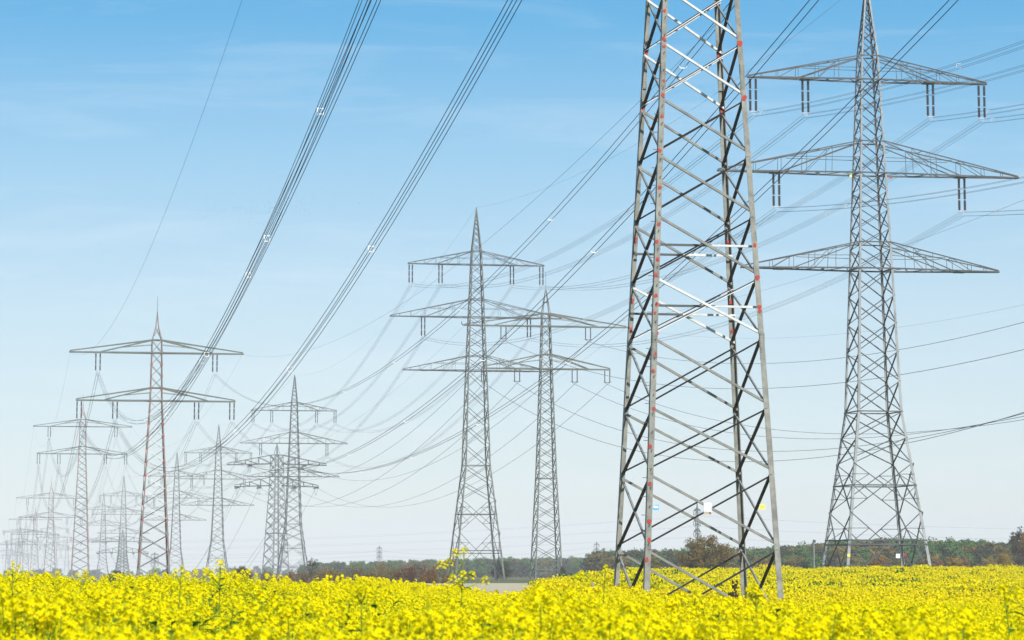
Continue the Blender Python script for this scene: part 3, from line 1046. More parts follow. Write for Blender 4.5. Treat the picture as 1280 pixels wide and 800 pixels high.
# more of the same lines, lost in the haze on the left
def faint_pylon(px, y_top, D, label, arms):
    x = (px - 640) / F * D
    zb = gz(x, D) - .2
    zt = (HY - y_top) / F * D - zb
    prof = [(0, zt * .075), (zt * .8, zt * .022), (zt, .1)]
    zs = zpanels(0, zt * .96, 12, .9)
    root, p = pylon("lattice_pylon", label, "faint pylons on the hazy horizon", x, D, zb, prof, zs,
                    [dict(z=zt * k, half=h, h=2.0, t=.17, style="stay", L=3, sep=.9, istyle="u", thick=.16, ins={str(i): v for i, v in enumerate((-h * .92, h * .92))}) for k, h in arms],
                    MS_FAR, leg_w=(.24, .16), bw=.08, lform=False, split=False)
for px, yt, D, lab, arms in (
    (30, 658, 2250, "faint slim pylon near the left edge, tallest between two red-legged pylons", [(.72, 12), (.9, 14)]),
    (72, 655, 2300, "faint grey pylon immediately right of the third red-legged pylon", [(.6, 12), (.75, 14), (.9, 11)]),
    (88, 672, 2500, "faint short pylon tucked behind the second red-legged pylon's left leg", [(.7, 12), (.88, 13)]),
    (14, 676, 2600, "faint short pylon closest to the left edge of the picture", [(.7, 13), (.9, 12)])):
    faint_pylon(px, yt, D, lab, arms)

# ------------------------------------------------------------------ the near pylon
def near_pylon():
    cx, cy = 7.3, 115.0
    zb = -2.35
    k = 112.4 / F
    ys = [684.5, 591, 508, 420.5, 344, 265, 187, 113, 40, -33, -103, -172]
    zs = [0.0] + [(HY - v) * k - zb for v in ys]
    z_top = zs[-1] + .4
    hb, ht = 2.84, 1.66
    z40 = zs[9]
    prof = [(0, hb), (z40, ht), (z_top, lerp(hb, ht, z_top / z40))]
    root = empty("lattice_pylon", (cx, cy, zb), ROT)
    tag(root, "huge near pylon in the rape, grey legs with red patches and some white braces", "pylon", GB)
    legs = []
    for c in range(4):
        o = leg_mesh(prof, CORN[c][0], CORN[c][1], .225, .205, .028, -.3, z_top).build("leg", M["leg"], root)
        legs.append(o)
    # visual left / right corner of each face, the face it looks to, and whether its nodes sit in or out
    vis = [(0, 1, Vector((0, -1, 0)), 1, "front"), (3, 2, Vector((0, -1, 0)), -1, "back"), (3, 0, Vector((-1, 0, 0)), 1, "side"), (2, 1, Vector((-1, 0, 0)), -1, "side")]
    white_fall = {8, 9, 4, 10}           # panels whose falling braces are primed white
    white_rise = {8, 9, 4, 10}
    for (L, R_, n, sg, what) in vis:
        for q in range(len(zs) - 1):
            z0, z1 = zs[q], zs[q + 1]
            dz = .08
            fb = what != "side"
            w = (.094 if q < 7 else .088) if fb else .082
            a, b = corner(prof, L, z1 - dz), corner(prof, R_, z0 + dz)
            c_, d_ = corner(prof, L, z0 + dz), corner(prof, R_, z1 - dz)
            m = MB()
            l_brace(m, a, b, n, w, .02, "flat", .06 if sg > 0 else -.16)
            wf = fb and q in white_fall
            o = m.build("brace", M["white"] if wf else M["brace"], root)
            if wf: o["label"] = "white primed brace falling to the right"
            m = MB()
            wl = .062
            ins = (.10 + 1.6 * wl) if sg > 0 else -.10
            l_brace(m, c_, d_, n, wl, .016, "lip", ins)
            o = m.build("brace", M["dark_brace"], root)  # shade is in this dark colour, not only in the channel
            if fb and q in white_rise:
                t = MB(); up = n.cross((d_ - c_).normalized()); up = up if up.z > 0 else -up
                off = -n * ins
                for sd, dp in ((-1, 1.4 * wl + .022),):
                    q_ = off + n * dp + up * sd * (wl / 2 - .004)
                    t.beam(c_ + q_, d_ + q_, up, .036, .006)
                t.build("white_edge", M["white"], o)  # lit edge of a white channel whose shaded inside is coloured dark
    # level ties through the crossings of two panels, half grey and half white
    for q in (4, 5):
        zm = (zs[q] + zs[q + 1]) / 2
        for (L, R_, n, sg, what) in vis[:2]:
            a, b = corner(prof, L, zm), corner(prof, R_, zm)
            mid = a.lerp(b, .5)
            for (p, r_, mt) in ((a, mid, M["steel_dark"]), (mid, b, M["white"])):
                m = MB(); l_brace(m, p, r_, n, .085, .016, "flat", .32 if sg > 0 else -.30)
                m.build("level_tie", mt, root)
    # red primed node plates
    def patch(leg, c, z, s, fx=0.0):
        p = corner(prof, c, z)
        g = MB()
        pts = []
        for i in range(8):
            t = i * math.pi / 4 + .3
            rr = s * rng.uniform(.32, .56)
            pts.append((p.x - CORN[c][0] * (.11 + fx) + math.cos(t) * rr, z + math.sin(t) * rr * 1.1))
        yy = p.y + (-.022 if CORN[c][1] < 0 else -.075)
        g.hexa([(u, yy, v) for u, v in pts], [(u, yy + .02, v) for u, v in pts])
        g.build("red_primer_patch", M["red"], leg)
    zy = lambda y: (HY - y) * k - zb
    for y, s in ((3, .3), (40, .36), (50, .26), (95, .26), (113, .3), (141, .26), (185, .3), (233, .28), (280, .3), (302, .3), (325, .28), (345, .34), (371, .28), (382.5, .3), (393, .28), (418, .36), (424, .3), (444, .26), (466, .28), (514, .28), (560, .3), (606, .3), (653, .34), (676, .3), (700, .3)):
        patch(legs[0], 0, zy(y), s * .58, rng.uniform(-.06, .05))
    for y, s in ((42, .44), (114, .42), (304, .28), (346, .38), (383, .3), (388, .26), (423, .36)):
        patch(legs[1], 1, zy(y), s * .62)
    for y, s in ((57, .36), (64, .3), (131, .3), (303, .3), (382, .28), (420, .3)):
        patch(legs[2], 2, zy(y) + .55, s * .65)
        patch(legs[3], 3, zy(y) + .55, s * .65)
    # bolted splices
    for c in range(4):
        for y in (86, 433):
            p = corner(prof, c, zy(y) + (.5 if c > 1 else 0))
            g = MB()
            yy = p.y + (-.02 if CORN[c][1] < 0 else -.06)
            g.box((p.x - CORN[c][0] * .112, yy, p.z), .19, .02, 1.05)
            for i in range(9):
                for s in (-.06, .06):
                    g.box((p.x - CORN[c][0] * .112 + s, yy - .014, p.z - .46 + i * .115), .04, .03, .04)
            g.build("splice_plate", M["leg"], legs[c])
    # climbing bolts on the front left leg
    z = 3.0
    i = 0
    while z < z_top - .5:
        p = corner(prof, 0, z)
        g = MB()
        g.rod((p.x, p.y + .05 + .12 * (i % 2), z), (p.x - .2, p.y + .05 + .12 * (i % 2), z), .013, .013, 5)
        g.rod((p.x + .14, p.y - .02, z + .36), (p.x + .14, p.y - .1, z + .36), .02, .02, 6)
        g.build("step_bolt", M["steel_dark"], legs[0])
        z += .72; i += 1
    # plates
    def at(px, py, dy=0.0):
        q = Matrix.Rotation(-ROT, 3, "Z") @ (W(px, py, 112.2 + dy) - Vector((cx, cy, zb)))
        return q
    c = at(818.3, 634.5); yf = corner(prof, 0, c.z).y - .03
    m = MB(); m.box((c.x, yf, c.z), .235, .012, .19); bp = m.build("blue_number_plate", M["blue"], root)
    m = MB(); m.hexa([(c.x - .09, yf - .009, c.z - .02), (c.x + .085, yf - .009, c.z - .03), (c.x + .1, yf - .009, c.z + .055), (c.x - .1, yf - .009, c.z + .075)], [(c.x - .09, yf - .0065, c.z - .02), (c.x + .085, yf - .0065, c.z - .03), (c.x + .1, yf - .0065, c.z + .055), (c.x - .1, yf - .0065, c.z + .075)])
    m.build("white_print", M["plate"], bp)
    c = at(957.7, 633.2)
    m = MB(); m.box((c.x, yf, c.z), .22, .012, .185); yp = m.build("yellow_number_plate", M["yellow"], root)
    m = MB()
    m.box((c.x - .042, yf - .008, c.z), .06, .003, .085); m.box((c.x + .042, yf - .008, c.z), .06, .003, .085)
    m.build("faded_print", M["ochre"], yp)
    c = at(885.6, 634); yw = yf - .02
    m = MB(); m.box((c.x, yw, c.z), .31, .05, .34); wp = m.build("white_warning_plate", M["plate"], root)
    m = MB()
    tri = [Vector((c.x - .075, yw - .028, c.z - .085)), Vector((c.x + .075, yw - .028, c.z - .085)), Vector((c.x, yw - .028, c.z + .04))]
    for i in range(3):
        m.beam(tri[i], tri[(i + 1) % 3], (0, 1, 0), .004, .018)
    m.build("triangle_print", M["print"], wp)
    m = MB(); m.box((c.x, yw + .01, c.z - .225), .31, .03, .105); tp = m.build("tan_plate", M["tan"], root)
    m = MB(); m.hexa([(c.x + .06, yw - .009, c.z - .19), (c.x + .07, yw - .009, c.z - .265), (c.x + .135, yw - .009, c.z - .272), (c.x + .13, yw - .009, c.z - .2)], [(c.x + .06, yw - .006, c.z - .19), (c.x + .07, yw - .006, c.z - .265), (c.x + .135, yw - .006, c.z - .272), (c.x + .13, yw - .006, c.z - .2)])
    m.build("rust_patch", M["rust"], tp)
near_pylon()

# ------------------------------------------------------------------ conductors
QUAD = [(-.2, -.2), (.2, -.2), (-.2, .2), (.2, .2)]
PAIR = [(-.2, 0), (.2, 0)]
SOLO = [(0, 0)]
def span_points(P0, P1, s, n):
    return [P0.lerp(P1, t) - Vector((0, 0, 4 * s * t * (1 - t))) for t in np.linspace(0, 1, n)]

def conductor(label, anchors, sags, offs, r, group, spacers=True, name="conductor_bundle", cat="power line", m=None, sp_every=52.0, first=24, spm=None):
    spm = spm or M["spacer"]
    """one conductor (one, two or four wires) hung through all its pylons, with spacers"""
    m = m or M["wire"]
    path = []
    for i in range(len(anchors) - 1):
        p = span_points(anchors[i], anchors[i + 1], sags[i], 44)
        path += p if not path else p[1:]
    d = (anchors[-1] - anchors[0]); d.z = 0; d.normalize()
    side = Vector((d.y, -d.x, 0))
    o0 = anchors[0]
    root = empty(name, o0) if len(offs) > 1 else None
    rr = [max(r, .000015 * p.length) for p in path]
    for (a, b) in offs:
        mb = MB()
        mb.tube([p + side * a + Vector((0, 0, b)) - (o0 if root else Vector()) for p in path], rr, 4)
        w = mb.build("wire" if root else name, m, root)
    if root is None:
        root = w
    elif spacers:
        acc, nxt = 0.0, first
        for p, q in zip(path[:-1], path[1:]):
            ln = (q - p).length
            while acc + ln > nxt and q.y < 950:
                c = p.lerp(q, (nxt - acc) / ln) - o0
                mb = MB()
                cs = [c + side * a + Vector((0, 0, b)) for a, b in offs]
                if len(offs) == 4:
                    for i, j in ((0, 1), (1, 3), (3, 2), (2, 0)):
                        a_, b_ = (cs[i] - c) * .8 + c, (cs[j] - c) * .8 + c
                        mb.beam(a_, b_, d, .042, .045)
                    for q_ in cs:
                        mb.beam(c + (q_ - c) * .7, c + (q_ - c) * 1.12, d, .035, .045)
                else:
                    mb.tube([cs[0], cs[0] + Vector((0, 0, -.1)), (cs[0] * .75 + cs[1] * .25) + Vector((0, 0, -.16)), (cs[0] * .25 + cs[1] * .75) + Vector((0, 0, -.16)), cs[1] + Vector((0, 0, -.1)), cs[1]], .04, 4)
                mb.build("spacer", spm, root)
                nxt += sp_every
            acc += ln
    tag(root, label, cat, group)
    return root

def sag_for(P0, P1, k=1.0):
    S = math.hypot(P1.x - P0.x, P1.y - P0.y)
    return k * 1.0e-4 * S * S

# red-spotted line: near ends hang on the near pylon's arms above the picture
nearB = {"ul": (-2.69, 31.79, 16.2, QUAD), "llo": (-4.57, 25.17, 12.54, QUAD), "lli": (1.47, 25.54, 14.29, QUAD),
         "ur": (17.92, 34.84, 14.78, PAIR), "lri": (14.57, 25.9, 14.5, PAIR), "lro": (20.87, 26.13, 14.88, PAIR)}
wB = {"ul": "four-wire conductor to the left of the big red-spotted pylon's upper arm, passing overhead",
      "llo": "four-wire conductor to the outermost left insulators of the red-spotted pylon's lower arm",
      "lli": "four-wire conductor to the inner left insulators of the red-spotted pylon's lower arm",
      "ur": "two-wire conductor to the right insulators of the red-spotted pylon's upper arm, behind the near pylon",
      "lri": "two-wire conductor to the inner right insulators of the red-spotted pylon's lower arm",
      "lro": "two-wire conductor to the outermost right insulators of the red-spotted pylon's lower arm"}
for key, (x0, z0, s, offs) in nearB.items():
    an = [Vector((x0, 115 + .183 * x0, z0))] + [p[key] for p in PTS_B]
    sg = [s] + [sag_for(an[i], an[i + 1], .95) for i in range(1, len(an) - 1)]
    conductor(wB[key], an, sg, offs, .019, "conductors of the red-spotted line", sp_every=46 if len(offs) == 4 else 40, first=28 + 9 * (len(key) + ord(key[-1]) % 3))
for key, (x0, z0, s), lab in (("el", (-5.93, 39.0, 9.85), "lone thin earth wire high on the left, ending at the red-spotted pylon's left arm tip"),
                              ("er", (24.1, 39.8, 9.8), "lone thin earth wire ending at the red-spotted pylon's right arm tip")):
    an = [Vector((x0, 115 + .183 * x0, z0))] + [p[key] for p in PTS_B]
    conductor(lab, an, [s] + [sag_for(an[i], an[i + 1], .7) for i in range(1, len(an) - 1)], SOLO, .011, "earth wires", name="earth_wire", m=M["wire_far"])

# three-armed line
wA = {"ulo": "outermost left four-wire conductor of the three-armed line's top arms",
      "uli": "inner left four-wire conductor of the three-armed line's top arms",
      "uri": "inner right four-wire conductor of the three-armed line's top arms",
      "uro": "outermost right four-wire conductor of the three-armed line's top arms",
      "ml": "left four-wire conductor of the three-armed line's middle arms",
      "mr": "right four-wire conductor of the three-armed line's middle arms"}
for key, lab in wA.items():
    p1 = PTS_A[0][key]
    an = [p1 + Vector((.183 * 230, -230, -5.9))] + [p[key] for p in PTS_A]
    sg = [5.4] + [sag_for(an[i], an[i + 1]) for i in range(1, len(an) - 1)]
    conductor(lab, an, sg, QUAD, .014, "conductors of the three-armed line", m=M["wire_mid"], spm=M["fitting"], sp_every=60, first=150 + 7 * (ord(key[-1]) % 4))
an = [PTS_A[0]["top"] + Vector((.183 * 230, -230, -2))] + [p["top"] for p in PTS_A]
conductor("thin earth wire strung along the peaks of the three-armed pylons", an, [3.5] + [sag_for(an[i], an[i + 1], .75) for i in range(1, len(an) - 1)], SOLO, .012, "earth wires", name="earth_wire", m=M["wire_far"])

# small two-armed line
wC = {"ul": ("left wire of the upper arm of the slender two-armed pylon", 13.0), "ur": ("right wire of the upper arm of the slender two-armed pylon", 13.1),
      "lro": ("outermost right wire of the lower arm of the slender two-armed pylon", 15.2), "lri": ("inner right wire of the lower arm of the slender two-armed pylon", 16.0),
      "lli": ("inner left wire of the lower arm of the slender two-armed pylon", 16.8), "llo": ("outermost left wire of the lower arm of the slender two-armed pylon", 17.6)}
for key, (lab, s) in wC.items():
    p1 = PTS_C[0][key]
    an = [p1 + Vector((80, -350, {"ul": -14, "ur": -2.5, "lli": -6.5, "llo": -8.0}.get(key, -4.0)))] + [p[key] for p in PTS_C]
    conductor(lab, an, [s] + [sag_for(an[i], an[i + 1]) for i in range(1, len(an) - 1)], SOLO, .036, "wires of the small two-armed line", name="conductor_wire")
for key, s, lab in (("el", 8.3, "thin earth wire from the left arm hook of the slender two-armed pylon"), ("er", 10.4, "thin earth wire from the right arm hook of the slender two-armed pylon")):
    p1 = PTS_C[0][key]
    an = [p1 + Vector((80, -350, -5))] + [p[key] for p in PTS_C[:2]]
    conductor(lab, an, [s, 8], SOLO, .014, "earth wires", name="earth_wire", m=M["wire_far"])

# a small line crossing far behind the field
def small_mast(px, y_top, D, label, half=2.2):
    x = (px - 640) / F * D
    zb = gz(x, D) - .3
    zt = (HY - y_top) / F * D - zb
    prof = [(0, .9), (zt * .75, .42), (zt, .1)]
    return pylon("lattice_mast", label, "small masts behind the field", x, D, zb, prof, zpanels(0, zt * .95, 14, .95),
          [dict(z=zt * k, half=half, h=.8, t=.13, style="stay", L=1.6, sep=.7, istyle="u", thick=.08, ins={"l%d" % j: -half * .9, "r%d" % j: half * .9}) for j, k in enumerate((.62, .76, .9))],
          MS_FAR, leg_w=(.17, .12), bw=.065, lform=False, split=False, rz=math.radians(-40))[1]
T1 = small_mast(870, 630, 1000, "small pale lattice mast directly behind the brown oak", 1.3)
T2 = small_mast(745, 677, 1900, "tiny pale lattice mast on the horizon, left foot of the near pylon")
T3 = small_mast(475.5, 682, 1900, "tiny pale lattice mast above the russet bushes")
T4 = small_mast(197, 690, 1700, "tiny pale mast seen between the large red-spotted pylon's feet", 3.2)
for i, key in enumerate(("l0", "r0", "l1", "r1", "l2", "r2")):
    w_ = ("lowest near", "lowest far", "middle near", "middle far", "uppermost near", "uppermost far")[i]
    p = T1[key]
    an = [Vector((470, 1050 + 6 * i, p.z + 5)), p, Vector((-430, 1150 + 6 * i, p.z + 2))]
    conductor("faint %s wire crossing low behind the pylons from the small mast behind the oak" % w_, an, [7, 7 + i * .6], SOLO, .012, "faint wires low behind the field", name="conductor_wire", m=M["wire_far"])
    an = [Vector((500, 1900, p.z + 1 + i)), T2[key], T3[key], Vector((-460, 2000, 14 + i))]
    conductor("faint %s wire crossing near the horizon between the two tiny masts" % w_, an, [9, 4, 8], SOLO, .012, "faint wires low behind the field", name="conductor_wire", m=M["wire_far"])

# ------------------------------------------------------------------ trees, bushes, forest
def leaves(mb, c, rad, n, s, r, squash=.8):
    """leaf-sized faces spread through and over a clump"""
    for _ in range(n):
        d = Vector((r.gauss(0, 1), r.gauss(0, 1), r.gauss(0, 1))).normalized()
        p = c + Vector((d.x * rad, d.y * rad, d.z * rad * squash)) * (r.random() ** .4)
        nrm = (d + Vector((r.uniform(-.7, .7), r.uniform(-.7, .7), r.uniform(-.3, .9)))).normalized()
        u = nrm.orthogonal().normalized(); v = nrm.cross(u)
        t = r.uniform(0, 3.14); u, v = u * math.cos(t) + v * math.sin(t), v * math.cos(t) - u * math.sin(t)
        k = s * r.uniform(.6, 1.3)
        mb.poly([p - u * k * .5, p - v * k * .4, p + u * k * .55, p + v * k * .4])

def crown_parts(r, H, W_, trunk_h, nlimb, clump, nleaf, s, shape="round"):
    tm, lm = MB(), MB()
    lean = Vector((r.uniform(-.04, .04), r.uniform(-.04, .04), 1))
    tr = max(.06, H * .022)
    top = lean * H * .82
    tm.tube([Vector((0, 0, -.3)), lean * trunk_h, lean * H * .55, top], [tr, tr * .85, tr * .5, tr * .12], 7)
    for k in range(nlimb):
        t = r.uniform(.0, 1.0)
        a = k * 2.4 + r.uniform(-.5, .5)
        z0 = lerp(trunk_h * .85, H * .8, t)
        if shape == "cone": ext = W_ * .5 * (1 - t * .85)
        elif shape == "tall": ext = W_ * .5 * (0.55 + .45 * math.sin(math.pi * t))
        else: ext = W_ * .5 * math.sqrt(max(.08, 1 - (t * 1.35 - .45) ** 2)) * r.uniform(.7, 1.05)
        p0 = lean * z0
        p1 = p0 + Vector((math.cos(a) * ext * .55, math.sin(a) * ext * .55, H * .05))
        p2 = p0 + Vector((math.cos(a) * ext, math.sin(a) * ext, H * r.uniform(.06, .18)))
        tm.tube([p0, p1, p2], [tr * .4, tr * .22, tr * .06], 5)
        for q in (p1, p2, p1.lerp(p2, .5)):
            if r.random() < .8:
                leaves(lm, q + Vector((r.uniform(-.1, .1), r.uniform(-.1, .1), r.uniform(-.04, .12))) * clump, clump * r.uniform(.55, 1.05), nleaf, s, r)
    leaves(lm, top, clump * .8, nleaf, s, r)
    return tm, lm

def foliage(name, a, b, scale=.5):
    return mat(name, a, .75, var=b, scale=scale, translucent=.22, spec=.1, detail=3)
FM = {"brown": foliage("oak_leaves", (0.205, 0.115, 0.016), (0.12, 0.12, 0.02), .6), "green": foliage("green_leaves", (0.066, 0.160, 0.038), (0.113, 0.189, 0.038)),
      "olive": foliage("olive_leaves", (0.162, 0.154, 0.032), (0.211, 0.138, 0.036)), "rust": foliage("rust_leaves", (0.25, 0.115, 0.025), (0.18, 0.12, 0.028)),
      "gold": foliage("golden_leaves", (0.330, 0.209, 0.022), (0.220, 0.176, 0.028)), "red": foliage("dark_red_leaves", (0.17, 0.055, 0.025), (0.14, 0.075, 0.025)),
      "dun": foliage("dun_leaves", (0.287, 0.179, 0.043), (0.187, 0.166, 0.038)), "darkred": foliage("maroon_leaves", (0.075, 0.04, 0.022), (0.05, 0.055, 0.02)), "dark": foliage("dark_leaves", (0.043, 0.075, 0.025), (0.086, 0.071, 0.029)),
      "straw": foliage("straw_leaves", (0.250, 0.169, 0.062), (0.175, 0.138, 0.050))}
BARK = mat("bark", (0.09, 0.075, 0.055), .9, var=(0.055, 0.045, 0.035), scale=5)

def tree(name, label, px, y_top, D, W_px, leafm, cat="tree", group=None, shape="round", clump=.22, nlimb=26, nleaf=60, s=.28, trunk=.18, seed=1, bare=False):
    r = random.Random(seed)
    x = (px - 640) / F * D
    zb = gz(x, D)
    H = (HY - y_top) / F * D - zb
    Wd = W_px / F * D
    root = empty(name, (x, D, zb))
    tm, lm = crown_parts(r, H * .95, Wd * .92, H * trunk, nlimb, H * clump, nleaf, s, shape)
    tm.build("trunk", BARK, root)
    if not bare:
        lm.build("crown", FM[leafm], root)
    tag(root, label, cat, group)
    return root

tree("oak_tree", "big round brown oak seen between the near pylon's legs", 880, 667, 450, 68, "brown", clump=.15, nlimb=56, nleaf=110, s=.24, seed=4)
tree("broadleaf_tree", "dark green round tree behind the right foot of the middle three-armed pylon", 626, 700, 620, 26, "dark", clump=.2, nlimb=30, nleaf=60, s=.26, seed=5, trunk=.08)
tree("broadleaf_tree", "small round brownish tree left of the squat pylon", 304, 706, 420, 30, "olive", clump=.2, nlimb=30, nleaf=60, s=.2, seed=6, trunk=.06)
tree("bare_tree", "small nearly leafless tree at the left end of the russet bushes", 393, 693, 420, 17, "dark", clump=.07, nlimb=30, nleaf=7, s=.17, seed=7, trunk=.2, shape="tall")
tree("broadleaf_tree", "tall dark tree rising above the wood at the right edge", 1269, 655, 560, 18, "darkred", clump=.085, nlimb=34, nleaf=22, s=.32, seed=8, trunk=.3, shape="tall")
tree("broadleaf_tree", "orange-leaved tree cut by the right edge of the picture", 1281, 659, 540, 15, "rust", clump=.12, nlimb=34, nleaf=44, s=.35, seed=9, trunk=.2, shape="tall")
tree("maple_tree", "small golden yellow tree in front of the wood at the right", 1250, 689, 500, 22, "gold", clump=.2, nlimb=30, nleaf=60, s=.25, seed=10, trunk=.05, shape="cone")
tree("maple_tree", "golden green tree behind the right foot of the tall right pylon", 1186, 694, 520, 30, "gold", clump=.2, nlimb=26, nleaf=50, s=.26, seed=11, trunk=.05)
tree("broadleaf_tree", "rusty orange tree between the left feet of the tall right pylon", 1090, 694, 520, 26, "rust", clump=.2, nlimb=26, nleaf=50, s=.26, seed=12, trunk=.05)
tree("broadleaf_tree", "olive green tree under the middle of the tall right pylon", 1118, 697, 500, 36, "olive", clump=.2, nlimb=26, nleaf=50, s=.26, seed=13, trunk=.04)
tree("conifer_tree", "little dark green conifer beside the slender two-armed pylon's right foot", 703, 706, 540, 10, "dark", clump=.16, nlimb=22, nleaf=40, s=.18, seed=14, trunk=.05, shape="cone")
tree("young_tree", "small green-brown young tree next to the near pylon's left legs", 815, 696, 470, 12, "olive", clump=.16, nlimb=22, nleaf=40, s=.2, seed=15, trunk=.05, shape="tall")
tree("broadleaf_tree", "dark low tree behind the foot of the large red-spotted pylon", 152, 712, 620, 34, "dark", clump=.2, nlimb=26, nleaf=50, s=.25, seed=16, trunk=.02)
tree("bare_tree", "thin bare tree left of the near pylon above the field", 735, 690, 380, 26, "dark", clump=.05, nlimb=24, nleaf=3, s=.12, seed=17, trunk=.3, shape="tall")

GBU = "autumn bushes along the stubble field"
for px, yt, D, wp, lm_, lab, sd in (
    (412, 707, 345, 40, "dun", "dun yellowish bush at the left end of the hedge", 21),
    (446, 706, 350, 52, "straw", "straw-brown bush, second from the left in the hedge", 22),
    (484, 703.5, 352, 50, "dun", "tall olive-brown bush under the tiny mast", 23),
    (518, 703, 350, 46, "red", "dark red bush in the middle of the hedge", 24),
    (545, 707, 346, 40, "rust", "rusty brown bush left of the middle pylon's foot", 25),
    (340, 712, 380, 40, "straw", "low straw-coloured bush at the squat pylon's foot", 26),
    (375, 713, 372, 46, "rust", "low russet bush between the squat pylon and the bare tree", 27)):
    r = random.Random(sd)
    x = (px - 640) / F * D; zb = gz(x, D); H = (HY - yt) / F * D - zb; Wd = wp / F * D
    root = empty("bush", (x, D, zb))
    st, lv = MB(), MB()
    for k in range(26):
        a = r.uniform(0, 6.28); q = math.sqrt(r.random()) * Wd * .55
        hh = H * math.sqrt(max(.2, 1 - (q / (Wd * .62)) ** 2)) * r.uniform(.72, 1.02)
        b = Vector((math.cos(a) * q, math.sin(a) * q * .6, 0))
        st.tube([b * .6, b * .9 + Vector((0, 0, hh * .5)), b + Vector((0, 0, hh))], [.03, .02, .006], 4)
        for t in (.2, .45, .7, .92):
            leaves(lv, b * (.7 + .3 * t) + Vector((0, 0, hh * t)), H * .2, 26, .13, r)
    st.build("stems", BARK, root); lv.build("foliage", FM[lm_], root)
    tag(root, lab, "bush", GBU)

def build_forest():
    r = random.Random(40)
    protos = []
    kinds = ["green", "green", "dark", "olive", "olive", "brown", "rust", "gold", "dun", "dark"]
    for k, nm in enumerate(kinds):
        tm, lm = crown_parts(r, 1.0, .78, .1, 34, .15, 34, .06, "round" if k % 3 else "tall")
        pb = PB(); pb.v, pb.f = lm.v, lm.f; pb.mark(0)
        nb = len(pb.v); pb.v = pb.v + tm.v; pb.f = pb.f + [tuple(i + nb for i in f) for f in tm.f]; pb.mark(1)
        protos.append(pb.done("wood_kind_%02d" % k, [FM[nm], BARK]))
    P, S, I = [], [], []
    def band(px0, px1, D0, D1, n, ytop, picks, low=1.0):
        for _ in range(n):
            D = r.uniform(D0, D1); px = r.uniform(px0, px1)
            x = (px - 640) / F * D; z = gz(x, D) - .2
            yt = np.interp(px, ytop[0], ytop[1]) + r.uniform(-1.0, 3.5)
            H = ((HY - yt) / F * D - z) * (1.0 if r.random() < .6 else r.uniform(.55, 1.0)) * low
            P.append((x, D, z)); S.append(max(1.5, H)); I.append(r.choice(picks))
    right = ([700, 850, 900, 960, 1040, 1100, 1200, 1250, 1300, 1500], [690, 688, 686, 685, 678, 675, 677, 679, 680, 676])
    band(740, 1060, 690, 900, 330, right, [0, 2, 3, 9, 8, 3, 1, 2])
    band(1040, 1420, 640, 850, 420, right, [0, 1, 2, 9, 3, 4, 5, 8, 0, 2])
    band(940, 1420, 610, 640, 90, ([900, 1500], [694, 690]), [0, 3, 4, 5, 6, 7, 8, 2], .95)
    far = ([-300, 250, 400, 540, 640, 760, 900], [709, 709, 704, 700, 698, 697, 688])
    band(-200, 400, 2100, 2500, 110, ([-300, 250, 400], [711, 709, 705]), [0, 2, 9, 3], .98)
    band(380, 780, 1050, 1350, 360, far, [0, 1, 2, 3, 9, 2])
    P_, S_, I_ = np.array(P), np.array(S), np.array(I)
    o = instancer("forest", P_, NR.uniform(0, 6.28, len(P_)), S_, I_, protos)
    tag(o, "mixed autumn woodland along the horizon", "forest", kind="stuff")
build_forest()

# ------------------------------------------------------------------ odd plants and small things in the field
def tall_rape(label, D, heads, base_px, leaves_n=4, seed=1, n=16, rad=.023, big_leaf=False):
    r = random.Random(seed)
    x0 = (base_px - 640) / F * D
    zb = gz(x0, D)
    root = empty("rape_plant", (x0, D, zb))
    o0 = Vector((x0, D, zb))
    tops = [W(px, py, D + dd) - o0 for px, py, dd in heads]
    main = max(tops, key=lambda t: t.z)
    st = PB()
    stem_at = lambda t: Vector((main.x * t * t, main.y * t * t, main.z * t))
    st.tube([stem_at(t) for t in np.linspace(0, 1, 7)], [.008, .008, .007, .006, .005, .004, .003], 5)
    for t in tops:
        if t is main: continue
        k = max(.6, min(.93, t.z / main.z * .93))
        b = stem_at(k)
        st.tube([b, b.lerp(t, .5) + Vector((t.x - b.x, t.y - b.y, 0)) * .12, t], [.004, .003, .002], 4)
    st.mark(2); st.done("stem", parent=root)
    for t in tops:
        fl = PB()
        raceme(fl, t, Vector((r.uniform(-.15, .15), r.uniform(-.15, .15), 1)), r, n, rad, .0135)
        fl.done("flower_head", parent=root)
    if leaves_n:
        lf = PB()
        for k in range(leaves_n):
            a = r.uniform(0, 6.28)
            L = r.uniform(.08, .15) if big_leaf else r.uniform(.06, .11)
            leaf(lf, stem_at(r.uniform(.6, .93)), Vector((math.cos(a), math.sin(a) * .5, .4)), L, L * .28, r, .6)
        lf.done("leaves", parent=root)
    tag(root, label, "rape plant", "tall rape plants standing above the field")

tall_rape("tallest branching rape plant with several flower heads, in front of the middle pylon's foot", 23.0,
          [(569, 689, 0), (580, 687, .05), (551, 703, -.1), (561, 701, .1), (579, 716, -.05), (590, 717, .1), (606, 723, .05), (566, 721, -.1), (575, 727, 0)], 574, 9, 1, n=18, rad=.034)
tall_rape("single tall rape head standing left of the squat pylon", 20.0, [(275.5, 703, 0), (257, 713, .1), (263, 716, -.1)], 277, 3, 2, n=20, rad=.034)
tall_rape("rape plant with drooping dark green leaves left of centre", 15.5, [(451, 731, 0), (444, 735, .1), (458, 736, -.05)], 457, 12, 3, n=18, rad=.03, big_leaf=True)
tall_rape("thin budding rape plant at the far left edge", 24, [(16, 704, 0), (24, 708, .1), (20, 716, 0), (29, 716, .2)], 22, 4, 4, n=9, rad=.018)
tall_rape("rape plant with yellow heads left of the near pylon's feet", 22, [(757, 709, 0), (727, 716, .1), (722, 719, 0)], 748, 2, 5)
